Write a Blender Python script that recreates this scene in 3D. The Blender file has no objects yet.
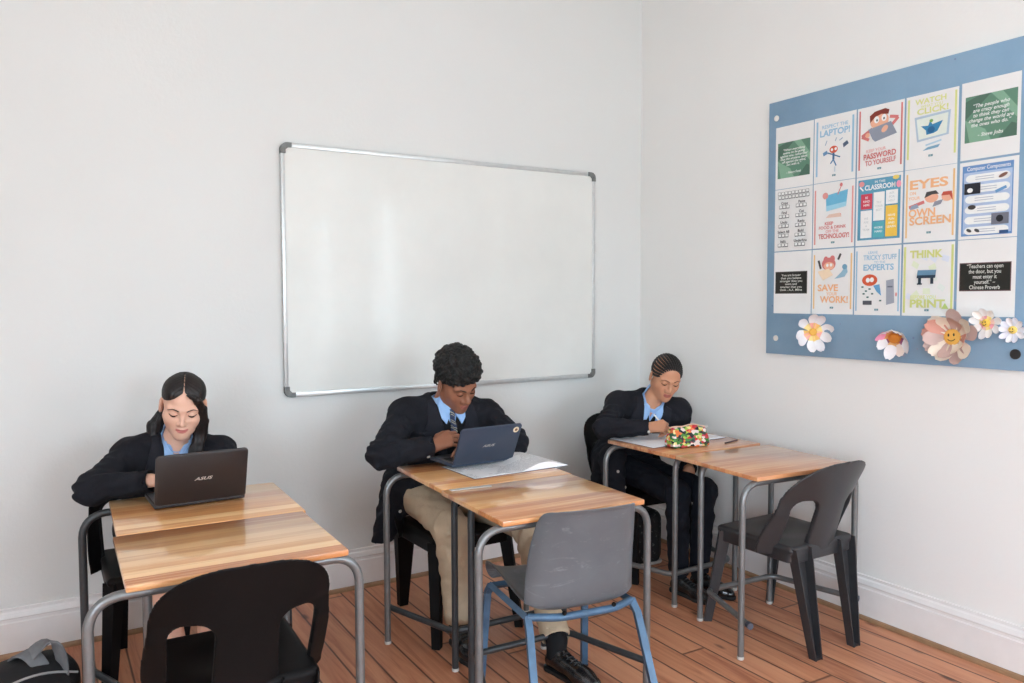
import bpy, bmesh, math, random
import numpy as np
from mathutils import Vector, Matrix, Quaternion
from mathutils.bvhtree import BVHTree
random.seed(7)
SC = bpy.context.scene
COL = SC.collection
PI = math.pi
def rad(d): return d*PI/180.0

# ------------------------------------------------------------------ colours / materials
def s2l(c):
    c = c/255.0
    return c/12.92 if c <= 0.04045 else ((c+0.055)/1.055)**2.4
def rgb(r, g, b): return (s2l(r), s2l(g), s2l(b), 1.0)

class NT:
    def __init__(s, name):
        s.m = bpy.data.materials.new(name); s.m.use_nodes = True
        s.t = s.m.node_tree; s.b = s.t.nodes['Principled BSDF']
    def n(s, typ, **kw):
        x = s.t.nodes.new(typ)
        for k, v in kw.items(): setattr(x, k, v)
        return x
    def l(s, a, b): s.t.links.new(a, b)
    def math(s, op, a, b=None, c=None):
        x = s.n('ShaderNodeMath', operation=op)
        for i, v in enumerate((a, b, c)):
            if v is None: continue
            if isinstance(v, (int, float)): x.inputs[i].default_value = v
            else: s.l(v, x.inputs[i])
        return x.outputs[0]
    def mix(s, fac, a, b, blend='MIX'):
        x = s.n('ShaderNodeMix', data_type='RGBA', blend_type=blend)
        for v, i in ((fac, 0), (a, 6), (b, 7)):
            if isinstance(v, (int, float)): x.inputs[i].default_value = v
            elif isinstance(v, tuple): x.inputs[i].default_value = v
            else: s.l(v, x.inputs[i])
        return x.outputs[2]
    def noise(s, scale, detail=4, rough=0.55, vec=None, dist=0.0):
        x = s.n('ShaderNodeTexNoise'); x.inputs['Scale'].default_value = scale
        x.inputs['Detail'].default_value = detail; x.inputs['Roughness'].default_value = rough
        x.inputs['Distortion'].default_value = dist
        if vec is not None: s.l(vec, x.inputs['Vector'])
        return x.outputs['Fac']
    def coord(s, scale=(1, 1, 1), which='Object', loc=None):
        tc = s.n('ShaderNodeTexCoord'); mp = s.n('ShaderNodeMapping')
        mp.inputs['Scale'].default_value = scale
        s.l(tc.outputs[which], mp.inputs['Vector'])
        return mp.outputs[0]
    def ramp(s, fac, stops):
        x = s.n('ShaderNodeValToRGB'); cr = x.color_ramp
        while len(cr.elements) < len(stops): cr.elements.new(0.5)
        for e, (p, c) in zip(cr.elements, stops): e.position = p; e.color = c
        s.l(fac, x.inputs[0]); return x.outputs[0]
    def bump(s, h, strength=0.2, dist=0.01):
        x = s.n('ShaderNodeBump'); x.inputs['Strength'].default_value = strength
        x.inputs['Distance'].default_value = dist
        s.l(h, x.inputs['Height']); s.l(x.outputs[0], s.b.inputs['Normal'])
    def set(s, **kw):
        for k, v in kw.items(): s.b.inputs[k.replace('_', ' ')].default_value = v
        return s

def plain(name, col, rough=0.5, metal=0.0, coat=0.0, var=0.06, nscale=30.0, bump=0.0, bscale=None, spec=0.5, stretch=(1, 1, 1), sheen=0.0):
    t = NT(name); v = t.coord(stretch)
    f = t.noise(nscale, 3, 0.6, v)
    dark = tuple(c*(1-var) for c in col[:3])+(1,)
    lite = tuple(min(1, c*(1+var)) for c in col[:3])+(1,)
    t.l(t.ramp(f, [(0.3, dark), (0.7, lite)]), t.b.inputs['Base Color'])
    t.set(Roughness=rough, Metallic=metal)
    t.b.inputs['Specular IOR Level'].default_value = spec
    t.b.inputs['Coat Weight'].default_value = coat
    t.b.inputs['Coat Roughness'].default_value = 0.1
    if sheen:
        t.b.inputs['Sheen Weight'].default_value = sheen
    if bump:
        t.bump(t.noise(bscale or nscale*4, 5, 0.6, v), bump, 0.004)
    return t.m

def fabric(name, col, rough=0.9, weave=900.0, var=0.12, sheen=0.0, fold=0.35):
    t = NT(name); v = t.coord()
    f = t.noise(14, 4, 0.6, v)
    dark = tuple(c*(1-var) for c in col[:3])+(1,); lite = tuple(min(1, c*(1+var)) for c in col[:3])+(1,)
    t.l(t.ramp(f, [(0.3, dark), (0.7, lite)]), t.b.inputs['Base Color'])
    t.set(Roughness=rough); t.b.inputs['Specular IOR Level'].default_value = 0.25
    if sheen: t.b.inputs['Sheen Weight'].default_value = sheen
    w = t.n('ShaderNodeTexWave'); w.inputs['Scale'].default_value = weave; t.l(v, w.inputs['Vector'])
    n2 = t.noise(22, 3, 0.5, v, 0.8)
    h = t.math('ADD', t.math('MULTIPLY', w.outputs['Fac'], 0.02), n2)
    t.bump(h, fold, 0.012)
    return t.m

_pc = {}
def ink(r, g, b, rough=0.6):
    k = (r, g, b, rough)
    if k not in _pc:
        _pc[k] = plain('print_%02x%02x%02x' % (r, g, b), rgb(r, g, b), rough, var=0.02, nscale=60, spec=0.3)
    return _pc[k]

# ------------------------------------------------------------------ objects
def tag(o, label=None, cat=None, group=None, kind=None):
    if label: o['label'] = label
    if cat: o['category'] = cat
    if group: o['group'] = group
    if kind: o['kind'] = kind
    return o
def thing(name, label, cat, loc=(0, 0, 0), rotz=0.0, group=None):
    o = bpy.data.objects.new(name, None); COL.objects.link(o); o.empty_display_size = 0.1
    o.location = loc; o.rotation_euler = (0, 0, rotz)
    return tag(o, label, cat, group)
def link(name, me, mats=None, parent=None, loc=None):
    o = bpy.data.objects.new(name, me); COL.objects.link(o)
    if mats is not None:
        for m in (mats if isinstance(mats, (list, tuple)) else [mats]): me.materials.append(m)
    if parent: o.parent = parent
    if loc: o.location = loc
    return o
def obj(name, bm, mats=None, parent=None, loc=None, smooth=True, angle=40):
    me = bpy.data.meshes.new(name)
    bmesh.ops.recalc_face_normals(bm, faces=bm.faces[:])
    bm.to_mesh(me); bm.free()
    if smooth: soft(me, angle)
    return link(name, me, mats, parent, loc)
def soft(me, angle=40):
    me.polygons.foreach_set('use_smooth', [True]*len(me.polygons))
    try: me.set_sharp_from_angle(angle=rad(angle))
    except Exception: pass
def struct(o): o['kind'] = 'structure'; return o
def dup_tree(root, loc, rotz, label=None, group=None):
    r = root.copy(); COL.objects.link(r); r.location = loc; r.rotation_euler = (0, 0, rotz)
    if label: r['label'] = label
    if group: r['group'] = group
    for ch in list(root.children):
        c = ch.copy(); COL.objects.link(c); c.parent = r
        for g in list(ch.children):
            d = g.copy(); COL.objects.link(d); d.parent = c
    return r

# ------------------------------------------------------------------ bmesh shapes
def new(): return bmesh.new()
def add_box(bm, c, s, M=None, bevel=0.0, mi=0, seg=2):
    t = bmesh.new(); bmesh.ops.create_cube(t, size=1.0)
    for v in t.verts: v.co = Vector((v.co.x*s[0], v.co.y*s[1], v.co.z*s[2]))
    if bevel: bmesh.ops.bevel(t, geom=t.edges[:], offset=bevel, segments=seg, profile=0.5, affect='EDGES')
    for v in t.verts:
        v.co = v.co+Vector(c)
        if M is not None: v.co = M @ v.co
    merge(bm, t, mi)
def merge(bm, t, mi=None):
    mp = {}
    for v in t.verts: mp[v] = bm.verts.new(v.co)
    for f in t.faces:
        try:
            nf = bm.faces.new([mp[v] for v in f.verts]); nf.material_index = f.material_index if mi is None else mi
            nf.smooth = f.smooth
        except ValueError: pass
    t.free()
def fillet(pts, r, n=7):
    pts = [Vector(p) for p in pts]; out = [pts[0]]
    for i in range(1, len(pts)-1):
        a, b, c = pts[i-1], pts[i], pts[i+1]
        u = (a-b); w = (c-b); lu, lw = u.length, w.length; u.normalize(); w.normalize()
        ang = u.angle(w)
        d = min(r/math.tan(ang/2), lu*0.49, lw*0.49)
        p0, p1 = b+u*d, b+w*d
        for k in range(n+1):
            s = k/n
            out.append((1-s)**2*p0+2*s*(1-s)*(b*0.86+(p0+p1)*0.07)+s*s*p1)
    out.append(pts[-1]); return out
def add_tube(bm, pts, r, n=12, mi=0, caps=True, flat=1.0, up=None):
    pts = [Vector(p) for p in pts]; rr = r if isinstance(r, (list, tuple)) else [r]*len(pts)
    T = []
    for i in range(len(pts)):
        d = pts[min(i+1, len(pts)-1)]-pts[max(i-1, 0)]; T.append(d.normalized())
    u = Vector(up) if up else (Vector((0, 0, 1)) if abs(T[0].z) < 0.9 else Vector((1, 0, 0)))
    u = (u-T[0]*u.dot(T[0])).normalized(); rings = []
    for i, p in enumerate(pts):
        u = (u-T[i]*u.dot(T[i])).normalized(); w = T[i].cross(u)
        rings.append([bm.verts.new(p+u*(math.cos(2*PI*k/n)*rr[i]*flat)+w*(math.sin(2*PI*k/n)*rr[i])) for k in range(n)])
    for a, b in zip(rings[:-1], rings[1:]):
        for k in range(n):
            f = bm.faces.new((a[k], a[(k+1) % n], b[(k+1) % n], b[k])); f.material_index = mi
    if caps:
        f = bm.faces.new(rings[0][::-1]); f.material_index = mi
        f = bm.faces.new(rings[-1]); f.material_index = mi
def add_loft(bm, secs, mi=0, caps=True, closed=True):
    R = [[bm.verts.new(p) for p in s] for s in secs]; n = len(R[0])
    for a, b in zip(R[:-1], R[1:]):
        for k in range(n if closed else n-1):
            f = bm.faces.new((a[k], a[(k+1) % n], b[(k+1) % n], b[k])); f.material_index = mi
    if caps and closed:
        f = bm.faces.new(R[0][::-1]); f.material_index = mi
        f = bm.faces.new(R[-1]); f.material_index = mi
def add_lathe(bm, prof, n=20, M=None, mi=0):
    R = []
    for r, z in prof:
        ring = []
        for k in range(n):
            p = Vector((r*math.cos(2*PI*k/n), r*math.sin(2*PI*k/n), z))
            ring.append(bm.verts.new(M @ p if M is not None else p))
        R.append(ring)
    for a, b in zip(R[:-1], R[1:]):
        for k in range(n):
            f = bm.faces.new((a[k], a[(k+1) % n], b[(k+1) % n], b[k])); f.material_index = mi
    f = bm.faces.new(R[0][::-1]); f.material_index = mi
    f = bm.faces.new(R[-1]); f.material_index = mi
def add_ball(bm, c, r, M=None, seg=12, mi=0):
    t = bmesh.new(); bmesh.ops.create_uvsphere(t, u_segments=seg, v_segments=max(6, seg*2//3), radius=1.0)
    rr = r if isinstance(r, (tuple, list)) else (r, r, r)
    for v in t.verts:
        p = Vector((v.co.x*rr[0], v.co.y*rr[1], v.co.z*rr[2]))
        if M is not None: p = M.to_3x3() @ p
        v.co = p+Vector(c)
    for f in t.faces: f.smooth = True
    merge(bm, t, mi)
def add_prism(bm, poly, z0, z1, M=None, mi=0):
    a = [Vector((p[0], p[1], z0)) for p in poly]; b = [Vector((p[0], p[1], z1)) for p in poly]
    if M is not None: a = [M @ p for p in a]; b = [M @ p for p in b]
    add_loft(bm, [a, b], mi)
def text_mesh(body, size=1.0, bold=0.0, align='CENTER', shear=0.0, line=1.0, sx=1.0):
    cu = bpy.data.curves.new('txt', 'FONT'); cu.body = body; cu.size = size; cu.offset = bold*size
    cu.align_x = align; cu.align_y = 'CENTER'; cu.shear = shear; cu.space_line = line; cu.resolution_u = 3
    o = bpy.data.objects.new('txt', cu); COL.objects.link(o)
    dg = bpy.context.evaluated_depsgraph_get(); dg.update()
    me = o.evaluated_get(dg).to_mesh()
    V = [(v.co.x*sx, v.co.y) for v in me.vertices]; F = [tuple(p.vertices) for p in me.polygons]
    o.evaluated_get(dg).to_mesh_clear()
    bpy.data.objects.remove(o); bpy.data.curves.remove(cu)
    return V, F
def add_text(bm, body, M, size, mi=0, **kw):
    V, F = text_mesh(body, size, **kw)
    vs = [bm.verts.new(M @ Vector((x, y, 0))) for x, y in V]
    for f in F:
        try:
            nf = bm.faces.new([vs[i] for i in f]); nf.material_index = mi
        except ValueError: pass
def frame_m(o, x, y):
    x = Vector(x).normalized(); y = Vector(y); y = (y-x*y.dot(x)).normalized(); z = x.cross(y)
    M = Matrix.Identity(4)
    for i in range(3): M[i][0] = x[i]; M[i][1] = y[i]; M[i][2] = z[i]; M[i][3] = o[i]
    return M

# ------------------------------------------------------------------ signed distance modelling
class SDF:
    MARG = 0.05
    def __init__(s, lo, hi, h):
        s.lo = np.array(lo, float); s.h = h
        s.n = np.ceil((np.array(hi, float)-s.lo)/h).astype(int)+1
        s.F = np.full(tuple(s.n), 1.0, np.float32)
    def win(s, lo, hi, marg=None):
        m = s.MARG if marg is None else marg
        a = np.floor((np.array(lo)-m-s.lo)/s.h).astype(int); b = np.ceil((np.array(hi)+m-s.lo)/s.h).astype(int)+1
        a = np.clip(a, 0, s.n); b = np.clip(b, 0, s.n)
        sl = tuple(slice(a[i], b[i]) for i in range(3))
        ax = [(s.lo[i]+s.h*np.arange(a[i], b[i])).astype(np.float32) for i in range(3)]
        return sl, ax[0][:, None, None], ax[1][None, :, None], ax[2][None, None, :]
    def put(s, sl, d, k, op):
        A = s.F[sl]
        if A.size == 0: return
        if op == 'u':
            if k > 0:
                h = np.maximum(k-np.abs(A-d), 0)/k
                s.F[sl] = np.minimum(A, d)-h*h*k*0.25
            else: s.F[sl] = np.minimum(A, d)
        elif op == 's':
            d = -d
            if k > 0:
                h = np.maximum(k-np.abs(A-d), 0)/k
                s.F[sl] = np.maximum(A, d)+h*h*k*0.25
            else: s.F[sl] = np.maximum(A, d)
        elif op == 'i':
            s.F[sl] = np.maximum(A, d)
    def cone(s, a, b, ra, rb, k=0.0, op='u', wr=None):
        a = np.array(a, float); b = np.array(b, float); r = max(ra, rb)
        sl, X, Y, Z = s.win(np.minimum(a, b)-r, np.maximum(a, b)+r)
        ab = b-a; L2 = max(float(ab@ab), 1e-12)
        px, py, pz = X-a[0], Y-a[1], Z-a[2]
        t = np.clip((px*ab[0]+py*ab[1]+pz*ab[2])/L2, 0, 1)
        d = np.sqrt((px-t*ab[0])**2+(py-t*ab[1])**2+(pz-t*ab[2])**2)-(ra+(rb-ra)*t)
        if wr is not None: d = d+wr(X, Y, Z)
        s.put(sl, d.astype(np.float32), k, op)
    def ball(s, c, r, k=0.0, op='u'): s.cone(c, c, r, r, k, op)
    def ell(s, c, r, R=None, k=0.0, op='u', wr=None):
        c = np.array(c, float); r = np.array(r, float); R = np.eye(3) if R is None else np.array(R)   # columns = axes
        ext = np.sqrt(((R*r[None, :])**2).sum(1))
        sl, X, Y, Z = s.win(c-ext, c+ext)
        px, py, pz = X-c[0], Y-c[1], Z-c[2]
        q = [(px*R[0, i]+py*R[1, i]+pz*R[2, i])/r[i] for i in range(3)]
        k0 = np.sqrt(q[0]**2+q[1]**2+q[2]**2); k1 = np.sqrt((q[0]/r[0])**2+(q[1]/r[1])**2+(q[2]/r[2])**2)
        d = k0*(k0-1)/np.maximum(k1, 1e-6)
        if wr is not None: d = d+wr(X, Y, Z)
        s.put(sl, d.astype(np.float32), k, op)
    def box(s, c, half, R=None, rnd=0.0, k=0.0, op='u', wr=None):
        c = np.array(c, float); hf = np.array(half, float); R = np.eye(3) if R is None else np.array(R)
        ext = (np.abs(R)*hf[None, :]).sum(1)
        sl, X, Y, Z = s.win(c-ext, c+ext)
        px, py, pz = X-c[0], Y-c[1], Z-c[2]
        q = [np.abs(px*R[0, i]+py*R[1, i]+pz*R[2, i])-(hf[i]-rnd) for i in range(3)]
        d = np.sqrt(sum(np.maximum(v, 0)**2 for v in q))+np.minimum(np.maximum(np.maximum(q[0], q[1]), q[2]), 0)-rnd
        if wr is not None: d = d+wr(X, Y, Z)
        s.put(sl, d.astype(np.float32), k, op)
    def fn(s, lo, hi, f, k=0.0, op='u'):
        sl, X, Y, Z = s.win(lo, hi)
        d = np.broadcast_to(f(X, Y, Z), s.F[sl].shape)
        s.put(sl, d.astype(np.float32), k, op)
    def mesh(s):
        F = s.F; S = F < 0; n = np.array(F.shape)
        c = [S[:-1, :-1, :-1], S[1:, :-1, :-1], S[:-1, 1:, :-1], S[1:, 1:, :-1], S[:-1, :-1, 1:], S[1:, :-1, 1:], S[:-1, 1:, 1:], S[1:, 1:, 1:]]
        o = c[0].copy(); a = c[0].copy()
        for x in c[1:]: o |= x; a &= x
        idx = np.argwhere(o & ~a); N = len(idx)
        vid = np.full(tuple(n-1), -1, np.int32); vid[tuple(idx.T)] = np.arange(N, dtype=np.int32)
        off = np.array([(i & 1, (i >> 1) & 1, (i >> 2) & 1) for i in range(8)])
        val = np.stack([F[tuple((idx+off[i]).T)] for i in range(8)], 1)
        P = np.zeros((N, 3)); W = np.zeros(N)
        for i in range(8):
            for j in range(i+1, 8):
                if bin(i ^ j).count('1') != 1: continue
                u, v = val[:, i], val[:, j]; m = (u < 0) != (v < 0)
                t = np.where(m, u/np.where(m, u-v, 1), 0)
                P += np.where(m[:, None], off[i]+t[:, None]*(off[j]-off[i]), 0); W += m
        V = s.lo+s.h*(idx+P/W[:, None]); Q = []
        for ax in range(3):
            sa = [slice(None)]*3; sb = [slice(None)]*3; sa[ax] = slice(0, -1); sb[ax] = slice(1, None)
            A = S[tuple(sa)]; B = S[tuple(sb)]; ch = A != B
            u, v = (ax+1) % 3, (ax+2) % 3
            m = np.argwhere(ch)
            ok = (m[:, u] > 0) & (m[:, v] > 0) & (m[:, u] < n[u]-1) & (m[:, v] < n[v]-1); m = m[ok]
            du = np.zeros(3, int); du[u] = 1; dv = np.zeros(3, int); dv[v] = 1
            q = np.stack([vid[tuple((m-du-dv).T)], vid[tuple((m-dv).T)], vid[tuple(m.T)], vid[tuple((m-du).T)]], 1)
            inv = ~A[tuple(m.T)]
            q[inv] = q[inv][:, ::-1]; Q.append(q)
        return V, np.concatenate(Q)
def quads_mesh(name, V, Q, base=(0, 0, 0), col=None, smooth_it=0):
    if smooth_it:
        V = V.copy(); E = np.concatenate([Q[:, [0, 1]], Q[:, [1, 2]], Q[:, [2, 3]], Q[:, [3, 0]]]); E = np.concatenate([E, E[:, ::-1]])
        for _ in range(smooth_it):
            S = np.zeros_like(V); np.add.at(S, E[:, 0], V[E[:, 1]]); cn = np.bincount(E[:, 0], minlength=len(V))[:, None]
            V = V*0.5+0.5*S/np.maximum(cn, 1)
    me = bpy.data.meshes.new(name)
    me.vertices.add(len(V)); me.vertices.foreach_set('co', (V-np.array(base)).astype(np.float32).ravel())
    me.loops.add(len(Q)*4); me.loops.foreach_set('vertex_index', Q.astype(np.int32).ravel())
    me.polygons.add(len(Q)); me.polygons.foreach_set('loop_start', np.arange(0, 4*len(Q), 4, dtype=np.int32))
    try: me.polygons.foreach_set('loop_total', np.full(len(Q), 4, np.int32))
    except Exception: pass
    me.update(calc_edges=True); me.validate()
    me.polygons.foreach_set('use_smooth', [True]*len(me.polygons))
    if col is not None:
        at = me.color_attributes.new('Col', 'FLOAT_COLOR', 'POINT')
        at.data.foreach_set('color', np.concatenate([col, np.ones((len(col), 1))], 1).astype(np.float32).ravel())
    return me
def sdf_obj(name, g, mats, parent=None, base=(0, 0, 0), colf=None, smooth_it=0):
    V, Q = g.mesh()
    me = quads_mesh(name, V, Q, base, colf(V) if colf else None, smooth_it)
    return link(name, me, mats, parent), V, Q
# ================================================================== materials
M_wall = None
def mk_wall(name, col):
    t = NT(name); v = t.coord()
    f = t.noise(1.3, 3, 0.5, v)
    t.l(t.ramp(f, [(0.3, tuple(c*0.97 for c in col[:3])+(1,)), (0.7, col)]), t.b.inputs['Base Color'])
    t.set(Roughness=0.75); t.b.inputs['Specular IOR Level'].default_value = 0.25
    t.bump(t.noise(55, 6, 0.65, v), 0.10, 0.01)
    return t.m
M_wall = mk_wall('painted_plaster', rgb(236, 234, 231))
M_ceil = mk_wall('ceiling_paint', rgb(240, 240, 238))
M_skirt = plain('gloss_white_paint', rgb(232, 228, 226), 0.4, var=0.03, nscale=8)
M_bead = plain('varnished_bead', rgb(152, 116, 86), 0.45, var=0.2, nscale=12)

def mk_floor():
    t = NT('pine_floorboards'); tc = t.n('ShaderNodeTexCoord'); sp = t.n('ShaderNodeSeparateXYZ')
    t.l(tc.outputs['Object'], sp.inputs[0]); X, Y = sp.outputs[0], sp.outputs[1]
    W = 0.118
    xs = t.math('DIVIDE', X, W); row = t.math('FLOOR', xs); fx = t.math('FRACT', xs)
    wn = t.n('ShaderNodeTexWhiteNoise', noise_dimensions='1D'); t.l(row, wn.inputs['W'])
    ys = t.math('ADD', t.math('DIVIDE', Y, 2.3), t.math('MULTIPLY', wn.outputs['Value'], 7.3))
    seg = t.math('FLOOR', ys); fy = t.math('FRACT', ys)
    wn2 = t.n('ShaderNodeTexWhiteNoise', noise_dimensions='2D'); cb = t.n('ShaderNodeCombineXYZ')
    t.l(row, cb.inputs[0]); t.l(seg, cb.inputs[1]); t.l(cb.outputs[0], wn2.inputs['Vector'])
    base = t.ramp(wn2.outputs['Value'], [(0.0, rgb(160, 98, 70)), (0.3, rgb(184, 118, 86)), (0.65, rgb(202, 138, 104)), (1.0, rgb(172, 106, 74))])
    cv = t.n('ShaderNodeCombineXYZ'); t.l(t.math('MULTIPLY', X, 26), cv.inputs[0]); t.l(t.math('ADD', t.math('MULTIPLY', Y, 1.6), t.math('MULTIPLY', row, 3.7)), cv.inputs[1])
    gr = t.noise(1.0, 5, 0.6, cv.outputs[0], 1.2)
    c1 = t.mix(t.ramp(gr, [(0.42, (0, 0, 0, 1)), (0.62, (0.55, 0.55, 0.55, 1))]), base, rgb(216,158,122))
    c1 = t.mix(t.ramp(gr, [(0.30, (0.6, 0.6, 0.6, 1)), (0.44, (0, 0, 0, 1))]), c1, rgb(146, 80, 54))
    # knots
    kv = t.n('ShaderNodeCombineXYZ'); t.l(t.math('MULTIPLY', X, 8.5), kv.inputs[0]); t.l(t.math('MULTIPLY', Y, 3.2), kv.inputs[1])
    vo = t.n('ShaderNodeTexVoronoi'); vo.inputs['Scale'].default_value = 1.0; t.l(kv.outputs[0], vo.inputs['Vector'])
    kn = t.ramp(vo.outputs['Distance'], [(0.05, (0.85, 0.85, 0.85, 1)), (0.14, (0, 0, 0, 1))])
    sel = t.n('ShaderNodeSeparateColor'); t.l(vo.outputs['Color'], sel.inputs[0])
    kn = t.math('MULTIPLY', kn, t.math('GREATER_THAN', sel.outputs[0], 0.45))
    c2 = t.mix(kn, c1, rgb(62, 32, 22))
    # scuffed, greyer wear
    wr = t.noise(0.9, 5, 0.7, tc.outputs['Object'])
    c2 = t.mix(t.math('MULTIPLY', t.ramp(wr, [(0.5, (0, 0, 0, 1)), (0.75, (1, 1, 1, 1))]), 0.35), c2, rgb(176, 132, 108))
    ex = t.math('MINIMUM', fx, t.math('SUBTRACT', 1.0, fx)); ey = t.math('MINIMUM', fy, t.math('SUBTRACT', 1.0, fy))
    gx = t.ramp(ex, [(0.014, (1, 1, 1, 1)), (0.048, (0, 0, 0, 1))]); gy = t.ramp(ey, [(0.0008, (1, 1, 1, 1)), (0.0022, (0, 0, 0, 1))])
    gap = t.math('MAXIMUM', gx, gy)
    t.l(t.mix(t.math('MULTIPLY', gap, 0.85), c2, rgb(48, 24, 16)), t.b.inputs['Base Color'])
    t.l(t.math('ADD', 0.34, t.math('MULTIPLY', gr, 0.2)), t.b.inputs['Roughness'])
    t.b.inputs['Specular IOR Level'].default_value = 0.4
    t.bump(t.math('SUBTRACT', t.math('MULTIPLY', gr, 0.15), gap), 0.35, 0.004)
    return t.m
M_floor = mk_floor()

def mk_desk(name, stops, seed):
    t = NT(name); tc = t.n('ShaderNodeTexCoord'); sp = t.n('ShaderNodeSeparateXYZ'); t.l(tc.outputs['Object'], sp.inputs[0])
    X, Y, Z = sp.outputs
    oi = t.n('ShaderNodeObjectInfo')
    wob = t.noise(2.0, 2, 0.5, tc.outputs['Object'])
    ys = t.math('ADD', t.math('DIVIDE', Y, 0.047), t.math('MULTIPLY', oi.outputs['Random'], 37.0))
    row = t.math('FLOOR', ys); wn = t.n('ShaderNodeTexWhiteNoise', noise_dimensions='1D'); t.l(t.math('ADD', row, seed), wn.inputs['W'])
    base = t.ramp(wn.outputs['Value'], stops)
    cv = t.n('ShaderNodeCombineXYZ'); t.l(t.math('ADD', t.math('MULTIPLY', X, 2.2), t.math('MULTIPLY', row, 5.1)), cv.inputs[0])
    t.l(t.math('MULTIPLY', Y, 60), cv.inputs[1]); t.l(t.math('MULTIPLY', Z, 40), cv.inputs[2])
    gr = t.noise(1.0, 4, 0.6, cv.outputs[0], 0.8)
    c1 = t.mix(t.ramp(gr, [(0.5, (0, 0, 0, 1)), (0.72, (0.6, 0.6, 0.6, 1))]), base, rgb(240, 200, 148))
    c1 = t.mix(t.ramp(gr, [(0.28, (0.55, 0.55, 0.55, 1)), (0.44, (0, 0, 0, 1))]), c1, rgb(176, 108, 62))
    kv = t.n('ShaderNodeCombineXYZ'); t.l(t.math('MULTIPLY', X, 5), kv.inputs[0]); t.l(t.math('MULTIPLY', Y, 13), kv.inputs[1])
    vo = t.n('ShaderNodeTexVoronoi'); vo.inputs['Scale'].default_value = 1; t.l(kv.outputs[0], vo.inputs['Vector'])
    kn = t.ramp(vo.outputs['Distance'], [(0.03, (0.7, 0.7, 0.7, 1)), (0.09, (0, 0, 0, 1))])
    se = t.n('ShaderNodeSeparateColor'); t.l(vo.outputs['Color'], se.inputs[0])
    kn = t.math('MULTIPLY', kn, t.math('GREATER_THAN', se.outputs[0], 0.8))
    t.l(t.mix(kn, c1, rgb(92, 52, 30)), t.b.inputs['Base Color'])
    t.set(Roughness=0.32); t.b.inputs['Coat Weight'].default_value = 0.8; t.b.inputs['Coat Roughness'].default_value = 0.07
    t.bump(gr, 0.03, 0.002)
    return t.m
M_desk = mk_desk('varnished_pine_strips', [(0.0, rgb(190, 114, 62)), (0.3, rgb(226, 166, 104)), (0.55, rgb(240, 194, 138)), (0.8, rgb(200, 128, 74)), (1.0, rgb(230, 172, 112))], 3.0)
M_desk2 = mk_desk('varnished_red_pine_strips', [(0.0, rgb(176, 98, 58)), (0.35, rgb(210, 142, 96)), (0.7, rgb(226, 168, 120)), (1.0, rgb(188, 114, 70))], 11.0)
M_steel = plain('grey_enamel_steel', rgb(122, 122, 122), 0.35, metal=0.55, var=0.10, nscale=25)
M_dksteel = plain('dark_enamel_steel', rgb(62, 64, 66), 0.38, metal=0.4, var=0.12, nscale=25)
M_glide = plain('pale_plastic_glide', rgb(200, 196, 190), 0.5)
M_cap = plain('dark_plastic_cap', rgb(70, 72, 84), 0.5)
M_black = plain('black_moulded_plastic', rgb(21, 19, 19), 0.48, var=0.08, nscale=40, bump=0.05, bscale=400, spec=0.1)
M_dgrey = plain('charcoal_moulded_plastic', rgb(50, 49, 51), 0.38, var=0.06, nscale=40, bump=0.05, bscale=400, spec=0.45)
M_shell = None
def mk_shell():
    t = NT('scuffed_charcoal_polypropylene'); v = t.coord()
    f = t.noise(4, 5, 0.6, v); sc = t.noise(9, 6, 0.75, t.coord((1, 1, 3)), 1.5)
    c = t.ramp(f, [(0.3, rgb(88, 91, 95)), (0.7, rgb(102, 105, 109))])
    c = t.mix(t.ramp(sc, [(0.58, (0, 0, 0, 1)), (0.8, (0.6, 0.6, 0.6, 1))]), c, rgb(150, 154, 158))
    t.l(c, t.b.inputs['Base Color']); t.set(Roughness=0.33); t.bump(t.noise(500, 2, 0.5, v), 0.05, 0.002)
    return t.m
M_shell = mk_shell()
M_blue = plain('chipped_blue_enamel', rgb(68, 96, 122), 0.38, metal=0.15, var=0.2, nscale=18)

# ================================================================== the room
XL, YB, HC = -5.4, -7.6, 3.3
TW = 0.15
def slab(name, x0, x1, y0, y1, z0, z1, m):
    bm = new(); add_box(bm, ((x0+x1)/2, (y0+y1)/2, (z0+z1)/2), (x1-x0, y1-y0, z1-z0))
    return struct(obj(name, bm, m, smooth=False))
slab('floor', XL-TW, TW, YB-TW, TW, -0.12, 0, M_floor)
slab('ceiling', XL-TW, TW, YB-TW, TW, HC, HC+0.1, M_ceil)
slab('wall_back', XL-TW, TW, 0, TW, 0, HC, mk_wall('plaster_back_dimmed', rgb(222, 221, 218)))  # plaster colour darkened here to even out the light between the walls
def wall_with_openings(name, axis, a0, a1, p0, p1, ops):
    """axis 'y': wall runs along y at x in (p0,p1); ops = list of (a,b,z0,z1)"""
    bm = new(); ops = sorted(ops); cur = a0
    def bx(a, b, z0, z1):
        if b-a < 1e-4 or z1-z0 < 1e-4: return
        if axis == 'y': add_box(bm, ((p0+p1)/2, (a+b)/2, (z0+z1)/2), (p1-p0, b-a, z1-z0))
        else: add_box(bm, ((a+b)/2, (p0+p1)/2, (z0+z1)/2), (b-a, p1-p0, z1-z0))
    for a, b, z0, z1 in ops:
        bx(cur, a, 0, HC); bx(a, b, 0, z0); bx(a, b, z1, HC); cur = b
    bx(cur, a1, 0, HC)
    return struct(obj(name, bm, M_wall, smooth=False))
WZ0, WZ1 = 0.85, 2.45
R_OPS = [(-6.6, -5.8, WZ0, WZ1), (-4.5, -3.75, WZ0, WZ1)]
B_OPS = [(-2.3, -0.9, WZ0, WZ1)]
L_ADDED_OPS = [(-7.3, -4.7, WZ0, WZ1)]  # unseen left window, added to brighten the right wall
wall_with_openings('wall_right', 'y', YB, 0, 0, TW, R_OPS)
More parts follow.
